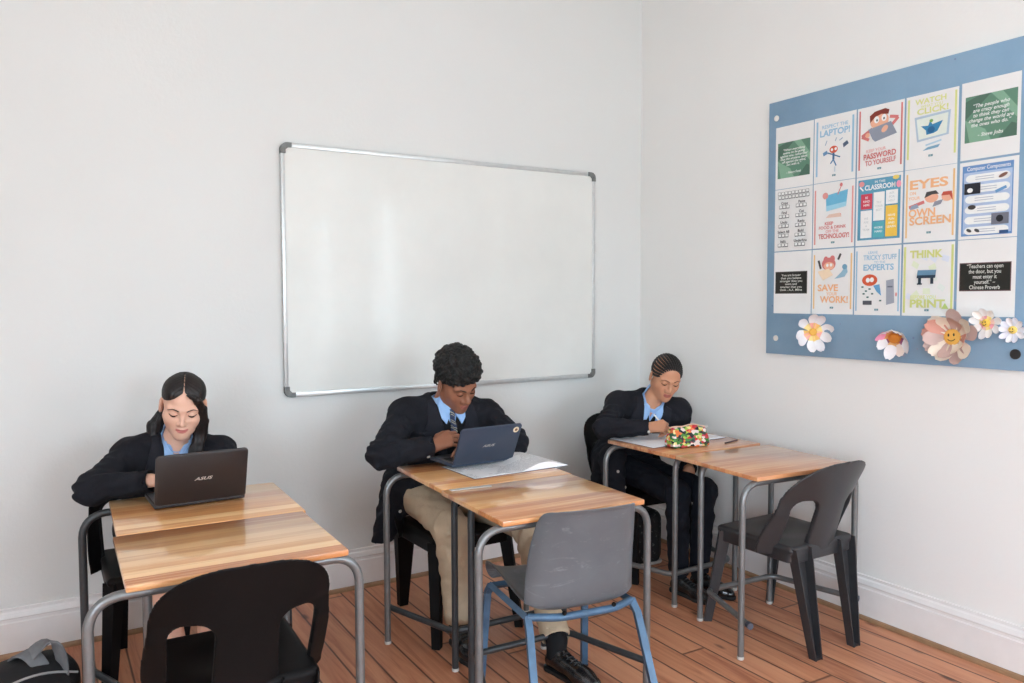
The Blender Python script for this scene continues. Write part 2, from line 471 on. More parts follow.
wall_with_openings('wall_left', 'y', YB, 0, XL-TW, XL, L_ADDED_OPS)
wall_with_openings('wall_rear', 'x', XL-TW, TW, YB-TW, YB, B_OPS)
M_frame = plain('white_window_paint', rgb(238, 238, 236), 0.4, var=0.02)
def mk_glass():
    t = NT('window_glass'); t.t.nodes.remove(t.b)
    tr = t.n('ShaderNodeBsdfTransparent'); gl = t.n('ShaderNodeBsdfGlossy'); gl.inputs['Roughness'].default_value = 0.02
    fr = t.n('ShaderNodeFresnel'); fr.inputs['IOR'].default_value = 1.3
    mx = t.n('ShaderNodeMixShader'); ge = t.n('ShaderNodeNewGeometry'); t.l(t.math('MULTIPLY', fr.outputs[0], t.math('SUBTRACT', 1.0, ge.outputs['Backfacing'])), mx.inputs[0]); t.l(tr.outputs[0], mx.inputs[1]); t.l(gl.outputs[0], mx.inputs[2])
    t.l(mx.outputs[0], t.t.nodes['Material Output'].inputs['Surface']); return t.m
M_glass = mk_glass()
nwin = 0
def window(axis, a, b, z0, z1, pos):
    global nwin; nwin += 1
    bm = new()
    def bx(u0, u1, v0, v1, th, bb=bm):
        if axis == 'y': add_box(bb, (pos, (u0+u1)/2, (v0+v1)/2), (th, u1-u0, v1-v0))
        else: add_box(bb, ((u0+u1)/2, pos, (v0+v1)/2), (u1-u0, th, v1-v0))
    e = 0.06
    bx(a, a+e, z0, z1, 0.05); bx(b-e, b, z0, z1, 0.05); bx(a+e, b-e, z0, z0+e, 0.05); bx(a+e, b-e, z1-e, z1, 0.05)
    for i in (1, 2):
        u = a+(b-a)*i/3; bx(u-0.03, u+0.03, z0+e, z1-e, 0.03)
    for i in (1, 2, 3):  # sky sampling for the added left window
        z = z0+(z1-z0)*i/4; bx(a+e, b-e, z-0.014, z+0.014, 0.02)
    w = struct(obj('window_%d' % nwin, bm, M_frame, smooth=False))
    g = new(); bx(a+e, b-e, z0+e, z1-e, 0.004, g); obj('glazing', g, M_glass, w, smooth=False)
    s = new(); bx(a-0.04, b+0.04, z0-0.05, z0-0.01, 0.22, s); obj('window_sill', s, M_frame, w, smooth=False)
for a, b, z0, z1 in R_OPS: window('y', a, b, z0, z1, 0.035)
for a, b, z0, z1 in L_ADDED_OPS: window('y', a, b, z0, z1, XL-0.035)  # window added for its light
for a, b, z0, z1 in B_OPS: window('x', a, b, z0, z1, YB-0.035)
# skirting boards with a moulded top, and a small brown bead at the floor
SK = [(0.0, 0.0), (0.022, 0.0), (0.022, 0.135), (0.018, 0.140), (0.018, 0.150), (0.021, 0.155), (0.014, 0.172), (0.008, 0.178), (0.008, 0.190), (0.0, 0.192)]
BD = [(0.022, 0.0), (0.038, 0.0), (0.037, 0.008), (0.032, 0.015), (0.022, 0.018)]
def run(name, prof, f0, f1, m):
    bm = new(); add_loft(bm, [[f0(*p) for p in prof], [f1(*p) for p in prof]]); return obj(name, bm, m, angle=20)
sb = struct(run('baseboard_back', SK, lambda d, z: (XL, -d, z), lambda d, z: (0, -d, z), M_skirt))
run('quarter_round', BD, lambda d, z: (XL, -d, z), lambda d, z: (-0.022, -d, z), M_bead).parent = sb
sr = struct(run('baseboard_right', SK, lambda d, z: (-d, -0.022, z), lambda d, z: (-d, YB, z), M_skirt))
run('quarter_round', BD, lambda d, z: (-d, -0.022, z), lambda d, z: (-d, YB, z), M_bead).parent = sr

# ================================================================== whiteboard
M_wb = None
def mk_wb():
    t = NT('whiteboard_enamel'); v = t.coord()
    f = t.noise(2.5, 4, 0.6, v)
    t.l(t.ramp(f, [(0.3, rgb(220, 219, 214)), (0.7, rgb(227, 226, 221))]), t.b.inputs['Base Color'])
    t.set(Roughness=0.35); t.b.inputs['Coat Weight'].default_value = 0.15; t.b.inputs['Coat Roughness'].default_value = 0.04; t.b.inputs['Specular IOR Level'].default_value = 0.3
    t.b.inputs['Coat IOR'].default_value = 1.6
    t.bump(t.noise(1.5, 2, 0.5, v), 0.015, 0.02)
    return t.m
M_wb = mk_wb()
M_alu = plain('brushed_aluminium', rgb(206, 207, 206), 0.35, metal=0.5, var=0.05)
M_corner = plain('grey_corner_plastic', rgb(110, 110, 108), 0.4, var=0.3, nscale=40)
bx0, bx1, bz0, bz1 = -2.133, -0.356, 0.960, 2.127
w = thing('whiteboard', 'large blank white marker board with aluminium rim on back wall', 'whiteboard', ((bx0+bx1)/2, -0.001, bz0))
def L(x, y, z): return (x-(bx0+bx1)/2, y, z-bz0)
bm = new(); add_box(bm, L((bx0+bx1)/2, -0.012, (bz0+bz1)/2), (bx1-bx0-0.02, 0.014, bz1-bz0-0.02)); obj('writing_surface', bm, M_wb, w, smooth=False)
for c, s in [(((bx0+bx1)/2, -0.012, bz1-0.011), (bx1-bx0-0.05, 0.024, 0.022)), (((bx0+bx1)/2, -0.012, bz0+0.012), (bx1-bx0-0.05, 0.026, 0.024)),
             ((bx0+0.009, -0.012, (bz0+bz1)/2), (0.018, 0.024, bz1-bz0-0.05)), ((bx1-0.009, -0.012, (bz0+bz1)/2), (0.018, 0.024, bz1-bz0-0.05))]:
    bm = new(); add_box(bm, L(*c), s, bevel=0.004); obj('rim', bm, M_alu, w)
for sx, cx in ((1, bx0), (-1, bx1)):
    for sz, cz in ((1, bz0), (-1, bz1)):
        bm = new()
        pts = [(0.03*0, 0.045)]
        poly = []
        for k in range(7):
            a = PI/2*k/6; poly.append((0.030-0.030*math.cos(a), 0.030-0.030*math.sin(a)))
        poly = [(0.0, 0.05)]+poly+[(0.05, 0.0), (0.05, 0.022), (0.034, 0.022), (0.022, 0.034), (0.022, 0.05)]
        pl = [(cx+sx*p[0], cz+sz*p[1]) for p in poly]
        a = [L(p[0], 0.0, p[1]) for p in pl]; b = [L(p[0], -0.028, p[1]) for p in pl]
        add_loft(bm, [a, b]); obj('corner_cap', bm, M_corner, w)

# ================================================================== pinboard and posters on the right wall
M_felt = None
def mk_felt():
    t = NT('blue_felt'); v = t.coord()
    f = t.noise(60, 5, 0.7, v); f2 = t.noise(3, 3, 0.5, v)
    c = t.ramp(f2, [(0.3, rgb(126, 156, 182)), (0.7, rgb(140, 170, 194))])
    c = t.mix(t.math('MULTIPLY', f, 0.25), c, rgb(164, 186, 204))
    vo = t.n('ShaderNodeTexVoronoi'); vo.inputs['Scale'].default_value = 14; t.l(v, vo.inputs['Vector'])
    se = t.n('ShaderNodeSeparateColor'); t.l(vo.outputs['Color'], se.inputs[0])
    sp = t.math('MULTIPLY', t.math('LESS_THAN', vo.outputs['Distance'], 0.07), t.math('GREATER_THAN', se.outputs[0], 0.7))
    t.l(t.mix(sp, c, t.mix(se.outputs[1], rgb(176, 172, 190), rgb(104, 134, 168))), t.b.inputs['Base Color'])
    t.set(Roughness=0.95); t.b.inputs['Specular IOR Level'].default_value = 0.1
    t.bump(f, 0.25, 0.004); return t.m
M_felt = mk_felt()
py0, py1, pz0, pz1 = -2.75, -0.971, 1.141, 2.356
bm = new(); add_box(bm, (0, 0, (pz1-pz0)/2), (0.016, py1-py0, pz1-pz0), bevel=0.002)
pb = obj('pinboard', bm, M_felt, None, (-0.0085, (py0+py1)/2, pz0), angle=30)
tag(pb, 'blue felt pinboard covered with posters on the right wall', 'pinboard')
PX = -0.0172
M_paper = plain('white_paper', rgb(233, 231, 229), 0.7, var=0.015, nscale=12, spec=0.3)
class Sheet:
    """a printed page; u to the viewer's right (world -y), v up, origin at the page centre"""
    def __init__(s, w, h): s.w, s.h = w, h; s.bm = new(); s.m = []; s.z = 0.0006
    def mi(s, c):
        m = ink(*c)
        if m not in s.m: s.m.append(m)
        return s.m.index(m)
    def up(s): s.z += 0.00012; return s.z
    def poly(s, pts, c):
        i = s.mi(c); z = s.up(); vs = [s.bm.verts.new((u*s.w, v*s.h, z)) for u, v in pts]
        f = s.bm.faces.new(vs); f.material_index = i
    def rect(s, u0, v0, u1, v1, c): s.poly([(u0, v0), (u1, v0), (u1, v1), (u0, v1)], c)
    def ell(s, u, v, ru, rv, c, n=20, rot=0):
        P = []
        for k in range(n):
            a = 2*PI*k/n; x, y = ru*s.w*math.cos(a), rv*s.h*math.sin(a)
            P.append((u+(x*math.cos(rot)-y*math.sin(rot))/s.w, v+(x*math.sin(rot)+y*math.cos(rot))/s.h))
        s.poly(P, c)
    def line(s, u0, v0, u1, v1, wd, c):
        a = Vector((u0*s.w, v0*s.h)); b = Vector((u1*s.w, v1*s.h)); n = Vector((-(b-a).y, (b-a).x)).normalized()*wd*s.w/2
        s.poly([((p.x)/s.w, (p.y)/s.h) for p in (a-n, b-n, b+n, a+n)], c)
    def text(s, body, u, v, size, c, width=None, bold=0.02, rot=0.0, **kw):
        V, F = text_mesh(body, 1.0, bold, **kw)
        if not V: return
        xs = [p[0] for p in V]; w0 = max(xs)-min(xs); sz = size*s.h
        fx = (width*s.w/(w0*sz)) if width else 1.0
        i = s.mi(c); z = s.up(); cr, sr = math.cos(rot), math.sin(rot)
        vs = []
        for x, y in V:
            X, Y = x*sz*fx, y*sz; vs.append(s.bm.verts.new((u*s.w+X*cr-Y*sr, v*s.h+X*sr+Y*cr, z)))
        for f in F:
            try: nf = s.bm.faces.new([vs[k] for k in f]); nf.material_index = i
            except ValueError: pass
    def place(s, name, label, cat, y, z, group=None, tilt=0.0, x=PX):
        root = thing(name, label, cat, (x, y, z), 0, group)
        M = Matrix.Rotation(tilt, 4, 'X') @ frame_m((0, 0, 0), (0, -1, 0), (0, 0, 1))
        p = new(); n = 6
        secs = []
        for i in range(n+1):
            u = -0.5+i/n; secs.append([(u*s.w, -0.5*s.h, -0.0004), (u*s.w, 0.5*s.h, -0.0004), (u*s.w, 0.5*s.h, 0.0004), (u*s.w, -0.5*s.h, 0.0004)])
        add_loft(p, secs); p.transform(M); obj('sheet', p, M_paper, root, smooth=False)
        s.bm.transform(M)
        me = bpy.data.meshes.new('printing'); s.bm.to_mesh(me); s.bm.free(); link('printing', me, s.m, root)
        return root
def pale(c, k=0.22): return tuple(int(v+(236-v)*k) for v in c)
RED, LRED = (205, 92, 88), (222, 130, 124)
CY, LCY = (150, 196, 216), (126, 176, 208)
LIME, DLIME = (214, 216, 120), (204, 208, 110)
ORG, LORG = (238, 184, 110), (240, 170, 110)
GRN, DGRN, LGRN = (62, 112, 84), (38, 78, 58), (104, 156, 122)
WHT, BLK, GRY = (238, 238, 236), (34, 32, 32), (120, 128, 146)
SKIN = (236, 178, 150)
CY, LCY, LIME, DLIME, ORG, LORG, RED, LRED, GRN, DGRN, LGRN, BLK, GRY = [pale(c) for c in (CY, LCY, LIME, DLIME, ORG, LORG, RED, LRED, GRN, DGRN, LGRN, BLK, GRY)]
Wp, Hp = 0.2155, 0.2945
colY = [-1.124, -1.345, -1.568, -1.792, -2.019]; rowZ = [2.082, 1.785, 1.486]
def bars(s, c, d=0.43, w=0.022, v0=-0.40, v1=0.44):
    s.rect(-d-w, v0, -d+w, v1, c); s.rect(d-w, v0, d+w, v1, c)
def logo(s, v=-0.41): s.rect(-0.04, v-0.014, 0.045, v+0.014, (96, 140, 150)); s.text('2b', 0.0, v, 0.022, WHT, bold=0.0)
G = 'posters on the blue pinboard'
# row 1
def green_quote(txt, by, u0, u1, v0, v1, ts):
    s = Sheet(Wp, Hp); s.rect(u0, v0, u1, v1, GRN)
    um, vm = (u0+u1)/2, (v0+v1)/2
    a, b = (u1-u0), (v1-v0)
    s.poly([(u0, v1-0.1*b), (u0+0.28*a, v1), (u0+0.5*a, v1), (u0, v1-0.5*b)], DGRN)
    s.poly([(um, v1), (um+0.22*a, v1), (u1, vm+0.1*b), (u1, vm-0.12*b)], LGRN)
    s.poly([(u0, vm), (um-0.1*a, v0+0.25*b), (um+0.02*a, v0), (u0+0.1*a, v0)], LGRN)
    s.poly([(um+0.15*a, v0), (u1-0.1*a, v0+0.3*b), (u1, v0+0.25*b), (u1, v0)], DGRN)
    s.text(txt, um, vm+0.07*b, ts, WHT, width=a*0.86, bold=0.012, shear=0.25, line=0.92)
    s.text(by, um, v0+0.14*b, ts, WHT, bold=0.012, shear=0.25)
    return s
green_quote('\u201cWhen everything\nseems to be going\nagainst you, remember\nthat the airplane takes\noff against the wind,\nnot with it.\u201d', '- Henry Ford', -0.44, 0.42, -0.33, 0.24, 0.052).place('poster', 'white page with a small green quotation square, top left of the pinboard', 'poster', colY[0], rowZ[0], G)
s = Sheet(Wp, Hp); bars(s, LCY); s.text('RESPECT THE', 0, 0.34, 0.075, LCY, width=0.62, bold=0.01); s.text('LAPTOP!', 0.0, 0.24, 0.13, LCY, width=0.72, bold=0.03)
s.ell(-0.02, -0.02, 0.10, 0.055, (212, 96, 70)); s.ell(-0.06, -0.02, 0.03, 0.022, WHT); s.ell(0.03, -0.015, 0.03, 0.022, WHT)
s.line(-0.02, -0.07, -0.02, -0.17, 0.05, (70, 110, 150)); s.line(-0.02, -0.10, -0.16, -0.06, 0.025, (70, 110, 150)); s.line(-0.02, -0.10, 0.14, -0.15, 0.025, (70, 110, 150))
s.line(-0.02, -0.17, -0.09, -0.23, 0.03, (90, 130, 170)); s.line(-0.02, -0.17, 0.05, -0.27, 0.03, (90, 130, 170))
s.poly([(0.22, -0.02), (0.34, 0.03), (0.30, 0.08), (0.20, 0.04)], (86, 100, 122)); s.poly([(-0.26, -0.10), (-0.15, -0.07), (-0.18, -0.02), (-0.28, -0.05)], (110, 150, 190))
s.line(-0.22, 0.06, -0.18, 0.13, 0.02, (150, 170, 190)); s.line(0.02, 0.10, 0.05, 0.15, 0.02, (150, 170, 190)); s.line(0.12, 0.10, 0.2, 0.13, 0.02, (150, 170, 190)); s.line(0.02, -0.28, 0.02, -0.36, 0.03, (196, 206, 214)); logo(s)
s.place('poster', 'white poster reading LAPTOP in pale blue letters with blue side bars', 'poster', colY[1], rowZ[0]+0.001, G)
s = Sheet(Wp, Hp); bars(s, RED, 0.45, 0.018, -0.40, 0.46)
s.line(-0.40, 0.08, -0.17, 0.17, 0.07, RED); s.line(-0.40, 0.08, -0.24, 0.02, 0.06, RED); s.line(0.20, 0.30, 0.38, 0.27, 0.06, RED); s.line(0.38, 0.27, 0.18, 0.13, 0.06, RED)
s.ell(-0.02, 0.27, 0.20, 0.12, SKIN); s.poly([(-0.22, 0.26), (-0.23, 0.36), (-0.12, 0.41), (0.10, 0.43), (0.19, 0.40), (0.17, 0.34), (0.02, 0.36), (-0.12, 0.33)], (132, 56, 44))
s.ell(-0.08, 0.29, 0.055, 0.05, WHT); s.ell(0.08, 0.30, 0.055, 0.05, WHT); s.ell(-0.07, 0.28, 0.018, 0.018, BLK); s.ell(0.08, 0.29, 0.018, 0.018, BLK)
s.poly([(-0.26, 0.17), (0.23, 0.23), (0.36, 0.05), (-0.10, -0.02), (-0.16, 0.02)], GRY); s.ell(0.10, 0.14, 0.08, 0.04, SKIN, rot=0.7); s.ell(-0.27, 0.09, 0.05, 0.035, SKIN)
s.text('KEEP YOUR', -0.08, -0.14, 0.06, LRED, width=0.42, bold=0.01, rot=0.03); s.text('PASSWORD', 0.0, -0.22, 0.11, RED, width=0.70, bold=0.03, rot=0.03); s.text('TO YOURSELF', 0.02, -0.315, 0.10, RED, width=0.66, bold=0.02, rot=0.03); logo(s)
s.place('poster', 'white poster of a figure peeping over a grey laptop, reading PASSWORD in red', 'poster', colY[2], rowZ[0], G)
s = Sheet(Wp, Hp); bars(s, LIME, 0.45, 0.02, -0.36, 0.46); s.text('WATCH', -0.02, 0.40, 0.10, LIME, width=0.60, bold=0.03); s.text('WHAT YOU', 0.0, 0.33, 0.055, LIME, width=0.42, bold=0.01); s.text('CLICK!', 0.02, 0.265, 0.11, LIME, width=0.60, bold=0.03)
s.poly([(-0.33, 0.20), (0.36, 0.22), (0.33, -0.10), (-0.27, -0.14)], (176, 196, 212)); s.poly([(-0.29, 0.17), (0.32, 0.19), (0.29, -0.08), (-0.24, -0.11)], (226, 232, 222))
s.poly([(-0.20, 0.07), (-0.06, 0.06), (-0.02, 0.13), (0.02, 0.07), (0.22, 0.10), (0.12, -0.03), (0.05, -0.05), (-0.09, -0.06), (-0.10, 0.0)], (62, 134, 178)); s.ell(0.0, 0.0, 0.07, 0.045, (44, 104, 150)); s.ell(0.0, 0.12, 0.035, 0.022, (120, 168, 92))
s.line(-0.1, -0.20, 0.2, -0.16, 0.03, (176, 204, 220)); s.poly([(-0.16, -0.27), (0.14, -0.25), (0.18, -0.21), (-0.06, -0.23)], (122, 170, 196)); logo(s, -0.345)
s.place('poster', 'white poster with yellow-green lettering over a monitor showing a blue winged creature', 'poster', colY[3], rowZ[0], G)
green_quote('\u201cThe people who\nare crazy enough\nto think they can\nchange the world are\nthe ones who do.\u201d', '- Steve Jobs', -0.43, 0.45, -0.28, 0.31, 0.066).place('poster', 'white page with a large green quotation square, top right of the pinboard', 'poster', colY[4], rowZ[0]+0.004, G)
# row 2
s = Sheet(Wp, Hp); K1 = (70, 70, 72)
def key(u, v, w=0.075, h=0.05):
    s.rect(u, v, u+w, v+h, K1); s.rect(u+0.008, v+0.010, u+w-0.008, v+h-0.004, WHT)
for r in range(2):
    for k in range(9): key(-0.42+0.094*k+0.02*r, 0.40-0.065*r, 0.082, 0.055)
for i, (a, b) in enumerate([('Copy', 'Paste'), ('Find', 'Cut'), ('Undo', 'Redo'), ('Select All', 'Bold'), ('Italic', 'Underline')]):
    v = 0.27-0.155*i
    s.text(a, -0.22, v, 0.062, BLK, bold=0.02); s.text(b, 0.24, v, 0.062, BLK, bold=0.02)
    for q in range(3): key(-0.36+0.095*q, v-0.088, 0.088, 0.055); key(0.09+0.095*q, v-0.088, 0.088, 0.055)
s.place('poster', 'white chart of keyboard shortcut keys in black, left edge of the pinboard', 'poster', colY[0], rowZ[1], G)
s = Sheet(Wp, Hp); bars(s, LRED, 0.45, 0.018, -0.44, 0.40)
s.poly([(-0.19, 0.30), (0.34, 0.36), (0.30, 0.11), (-0.17, 0.06)], (112, 184, 216)); s.poly([(-0.17, 0.06), (0.30, 0.11), (0.31, 0.18), (-0.18, 0.14)], (160, 210, 230))
s.ell(-0.2, 0.30, 0.07, 0.05, LRED); s.ell(0.18, 0.44, 0.035, 0.03, RED); s.line(0.10, 0.30, 0.18, 0.42, 0.02, RED); s.ell(0.14, -0.01, 0.05, 0.03, RED); s.poly([(-0.18, -0.04), (0.2, -0.04), (0.16, 0.02), (-0.1, 0.01)], (226, 196, 180))
s.text('KEEP', -0.1, -0.13, 0.07, RED, bold=0.03); s.text('FOOD & DRINK', -0.02, -0.19, 0.065, RED, width=0.66, bold=0.02); s.text('OFF THE', -0.02, -0.25, 0.06, LRED, bold=0.015); s.text('TECHNOLOGY!', 0.02, -0.325, 0.10, RED, width=0.74, bold=0.03); logo(s, -0.42)
s.place('poster', 'white poster of a spilt blue drink reading TECHNOLOGY in red', 'poster', colY[1], rowZ[1]+0.001, G)
s = Sheet(Wp, Hp); BL2 = (96, 158, 186); s.rect(-0.46, -0.42, 0.46, 0.46, BL2)
s.text('IN THIS', 0.02, 0.41, 0.05, WHT, bold=0.01); s.text('CLASSROOM', 0.02, 0.335, 0.10, WHT, width=0.66, bold=0.03); s.ell(-0.38, 0.40, 0.06, 0.04, (226, 150, 150)); s.ell(0.42, 0.34, 0.05, 0.05, (236, 150, 170)); s.ell(0.36, 0.44, 0.07, 0.03, (232, 206, 110)); s.line(-0.42, 0.36, -0.34, 0.30, 0.03, WHT)
tiles = [(-0.39, 0.03, -0.14, 0.25, (206, 74, 92), 'BE\nKIND\nHERE'), (-0.39, -0.39, -0.14, 0.01, WHT, 'WE\nARE\nA\nTEAM'), (-0.11, -0.15, 0.13, 0.26, WHT, 'TRY\nYOUR\nBEST'), (-0.11, -0.39, 0.13, -0.17, (92, 178, 190), 'WORK\nHARD'), (0.16, 0.07, 0.41, 0.27, WHT, 'ASK\nFOR\nHELP'), (0.16, -0.39, 0.41, 0.05, (238, 196, 84), 'HAVE\nFUN\nAND\nLEARN')]
for u0, v0, u1, v1, c, tx in tiles:
    s.rect(u0, v0, u1, v1, c); s.text(tx, (u0+u1)/2, (v0+v1)/2, 0.045, (200, 206, 208) if c == WHT else WHT, bold=0.01, line=1.2)
s.place('poster', 'blue poster headed CLASSROOM with red, white and yellow text tiles', 'poster', colY[2], rowZ[1], G)
s = Sheet(Wp, Hp); bars(s, ORG, 0.45, 0.018, -0.44, 0.44); s.text('EYES', -0.03, 0.28, 0.17, LORG, width=0.74, bold=0.03); s.text('ON', -0.33, 0.17, 0.06, LORG, bold=0.02); s.text('YOUR', -0.30, 0.10, 0.06, LORG, bold=0.015)
s.line(-0.40, -0.02, -0.10, 0.04, 0.06, RED); s.ell(0.04, 0.09, 0.13, 0.07, SKIN); s.poly([(-0.10, 0.09), (-0.06, 0.17), (0.12, 0.18), (0.18, 0.13), (0.05, 0.13)], BLK); s.ell(0.34, 0.08, 0.11, 0.06, SKIN); s.poly([(0.22, 0.10), (0.26, 0.15), (0.42, 0.15), (0.44, 0.02), (0.38, 0.10)], (196, 88, 70))
s.poly([(0.06, -0.04), (0.22, -0.01), (0.26, 0.05), (0.10, 0.03)], GRY); s.poly([(-0.38, -0.06), (-0.20, -0.03), (-0.24, 0.02), (-0.36, 0.0)], (150, 164, 186))
s.text('OWN', -0.14, -0.11, 0.15, LORG, width=0.52, bold=0.03); s.text('SCREEN', 0.02, -0.22, 0.15, LORG, width=0.80, bold=0.03); logo(s, -0.38)
s.place('poster', 'white poster reading EYES and OWN SCREEN in big orange letters', 'poster', colY[3], rowZ[1]+0.001, G)
s = Sheet(Wp, Hp); s.rect(-0.45, -0.46, 0.42, 0.45, (108, 146, 196)); s.rect(-0.42, -0.43, 0.40, 0.36, (176, 194, 222)); s.text('Computer Components', 0, 0.405, 0.07, WHT, width=0.74, bold=0.01)
for i in range(6):
    v = 0.28-0.135*i; s.ell(-0.30, v, 0.09, 0.05, WHT); s.ell(0.28, v, 0.09, 0.05, WHT); s.rect(-0.30, v-0.05, 0.28, v+0.05, WHT)
    for q in range(2): s.line(-0.22+0.05*(i % 2), v+0.015-0.03*q, 0.10+0.05*(i % 2), v+0.015-0.03*q, 0.012, (176, 182, 196))
s.rect(-0.40, 0.08, -0.12, 0.22, (44, 46, 54)); s.ell(-0.30, 0.13, 0.05, 0.03, WHT); s.rect(0.08, -0.33, 0.37, -0.19, (116, 118, 130)); s.ell(0.22, -0.26, 0.06, 0.045, (40, 40, 46), rot=0.6); s.ell(-0.26, -0.09, 0.07, 0.03, (70, 66, 64)); s.ell(0.26, 0.28, 0.08, 0.022, (140, 104, 92), rot=0.4); s.line(0.14, 0.08, 0.32, 0.13, 0.05, (110, 156, 200)); s.ell(-0.30, -0.39, 0.05, 0.02, BLK, rot=-0.5); s.ell(-0.16, -0.395, 0.05, 0.02, BLK, rot=-0.5); s.rect(0.22, -0.45, 0.37, -0.41, (52, 84, 130))
s.place('poster', 'blue bordered chart with white rounded strips and small device pictures', 'poster', colY[4], rowZ[1]-0.002, G)
# row 3
def board_quote(txt, u0, u1, v0, v1, ts, fr):
    s = Sheet(Wp, Hp); s.rect(u0, v0, u1, v1, fr); s.rect(u0+0.015, v0+0.012, u1-0.015, v1-0.012, (40, 40, 36))
    s.text(txt, (u0+u1)/2, (v0+v1)/2, ts, (222, 222, 214), width=(u1-u0)*0.7, bold=0.008, line=0.95); return s
board_quote('You are braver\nthan you believe\nstronger than you\nseem and\nsmarter than you\nthink - A.A. Milne', -0.46, 0.40, -0.18, 0.18, 0.05, (96, 92, 84)).place('poster', 'white page with a small black chalkboard quotation, bottom left of the pinboard', 'poster', colY[0], rowZ[2], G)
s = Sheet(Wp, Hp); bars(s, ORG, 0.45, 0.018, -0.42, 0.42)
s.ell(-0.09, 0.27, 0.17, 0.10, RED); s.ell(-0.16, 0.33, 0.06, 0.06, RED); s.ell(0.0, 0.35, 0.06, 0.05, RED); s.ell(-0.08, 0.24, 0.13, 0.06, SKIN); s.ell(-0.12, 0.25, 0.03, 0.025, WHT); s.ell(-0.03, 0.255, 0.03, 0.025, WHT)
s.line(-0.34, 0.33, -0.28, 0.20, 0.05, BLK); s.line(0.14, 0.33, 0.20, 0.42, 0.05, BLK); s.poly([(-0.36, 0.16), (-0.08, 0.20), (0.02, 0.10), (-0.22, 0.02)], (240, 216, 186)); s.poly([(0.06, 0.04), (0.30, 0.07), (0.37, 0.14), (0.34, 0.25), (0.22, 0.14)], (150, 186, 206)); s.ell(0.3, 0.22, 0.06, 0.04, (120, 164, 190))
s.text('SAVE', -0.10, -0.10, 0.14, LORG, width=0.50, bold=0.03); s.text('YOUR', 0.0, -0.19, 0.07, LORG, bold=0.01); s.text('WORK!', 0.06, -0.28, 0.14, LORG, width=0.68, bold=0.03); logo(s, -0.40)
s.place('poster', 'white poster of a red haired figure reading SAVE YOUR WORK in orange', 'poster', colY[1], rowZ[2], G)
s = Sheet(Wp, Hp); bars(s, LCY, 0.46, 0.016, -0.44, 0.44); s.text('LEAVE', -0.1, 0.41, 0.055, LCY, bold=0.01); s.text('TRICKY STUFF', 0.05, 0.335, 0.10, LCY, width=0.72, bold=0.02); s.text('TO THE', 0.05, 0.265, 0.05, LCY, bold=0.01); s.text('EXPERTS', 0.02, 0.19, 0.12, LCY, width=0.66, bold=0.03)
s.ell(-0.16, 0.01, 0.17, 0.085, (214, 96, 66)); s.ell(-0.20, 0.01, 0.045, 0.035, WHT); s.ell(-0.11, 0.015, 0.045, 0.035, WHT); s.poly([(-0.08, -0.07), (0.06, -0.05), (0.10, -0.22), (0.0, -0.16)], (104, 162, 204)); s.box = None
s.poly([(0.20, 0.0), (0.36, 0.02), (0.38, -0.32), (0.21, -0.35)], (160, 164, 176)); s.rect(0.23, -0.10, 0.34, -0.08, (110, 116, 130))
for a, b in [(-0.34, -0.10), (-0.26, -0.16), (-0.18, -0.13), (-0.31, -0.2), (-0.12, -0.2), (-0.22, -0.25), (0.06, -0.3)]: s.rect(a, b, a+0.05, b+0.022, (74, 110, 104))
s.rect(-0.30, -0.35, -0.1, -0.29, (84, 88, 96)); s.ell(0.42, -0.2, 0.02, 0.03, LRED); logo(s, -0.42)
s.place('poster', 'white poster reading TRICKY STUFF and EXPERTS in blue above a grey computer tower', 'poster', colY[2], rowZ[2]-0.001, G)
s = Sheet(Wp, Hp); bars(s, DLIME, 0.46, 0.022, -0.46, 0.46)
random.seed(5)
for i in range(16):
    u, v = random.uniform(-0.36, 0.36), random.uniform(-0.40, 0.36); a = random.uniform(-0.8, 0.8)
    q = [(-0.07, -0.04), (0.07, -0.04), (0.07, 0.04), (-0.07, 0.04)]
    s.poly([(u+x*math.cos(a)-y*math.sin(a), v+x*math.sin(a)*0.73+y*math.cos(a)) for x, y in q], random.choice([(226, 232, 226), (222, 226, 236), (226, 232, 206)]))
s.text('THINK', -0.04, 0.345, 0.14, DLIME, width=0.64, bold=0.04); s.text('BEFORE YOU', -0.08, -0.245, 0.07, (222, 224, 150), width=0.5, bold=0.02); s.text('PRINT', 0.0, -0.335, 0.15, DLIME, width=0.68, bold=0.04)
s.poly([(-0.21, 0.02), (0.15, 0.02), (0.17, 0.13), (-0.19, 0.13)], (104, 140, 166)); s.poly([(-0.21, 0.02), (0.15, 0.02), (0.16, 0.06), (-0.20, 0.06)], (48, 66, 84)); s.rect(-0.18, -0.06, -0.12, 0.02, (44, 58, 72)); s.rect(0.06, -0.06, 0.12, 0.02, (44, 58, 72)); s.rect(-0.2, -0.07, -0.1, -0.05, (44, 58, 72)); s.poly([(0.28, -0.40), (0.42, -0.40), (0.35, -0.32)], (188, 206, 120)); logo(s, -0.42)
s.place('poster', 'white poster of a blue printer reading THINK and PRINT in lime green', 'poster', colY[3], rowZ[2]-0.001, G)
board_quote('\u201cTeachers can open\nthe door, but you\nmust enter it\nyourself.\u201d \u2013\nChinese Proverb', -0.46, 0.43, -0.17, 0.20, 0.072, (112, 84, 84)).place('poster', 'white page with a wide black chalkboard quotation, bottom right of the pinboard', 'poster', colY[4], rowZ[2], G)

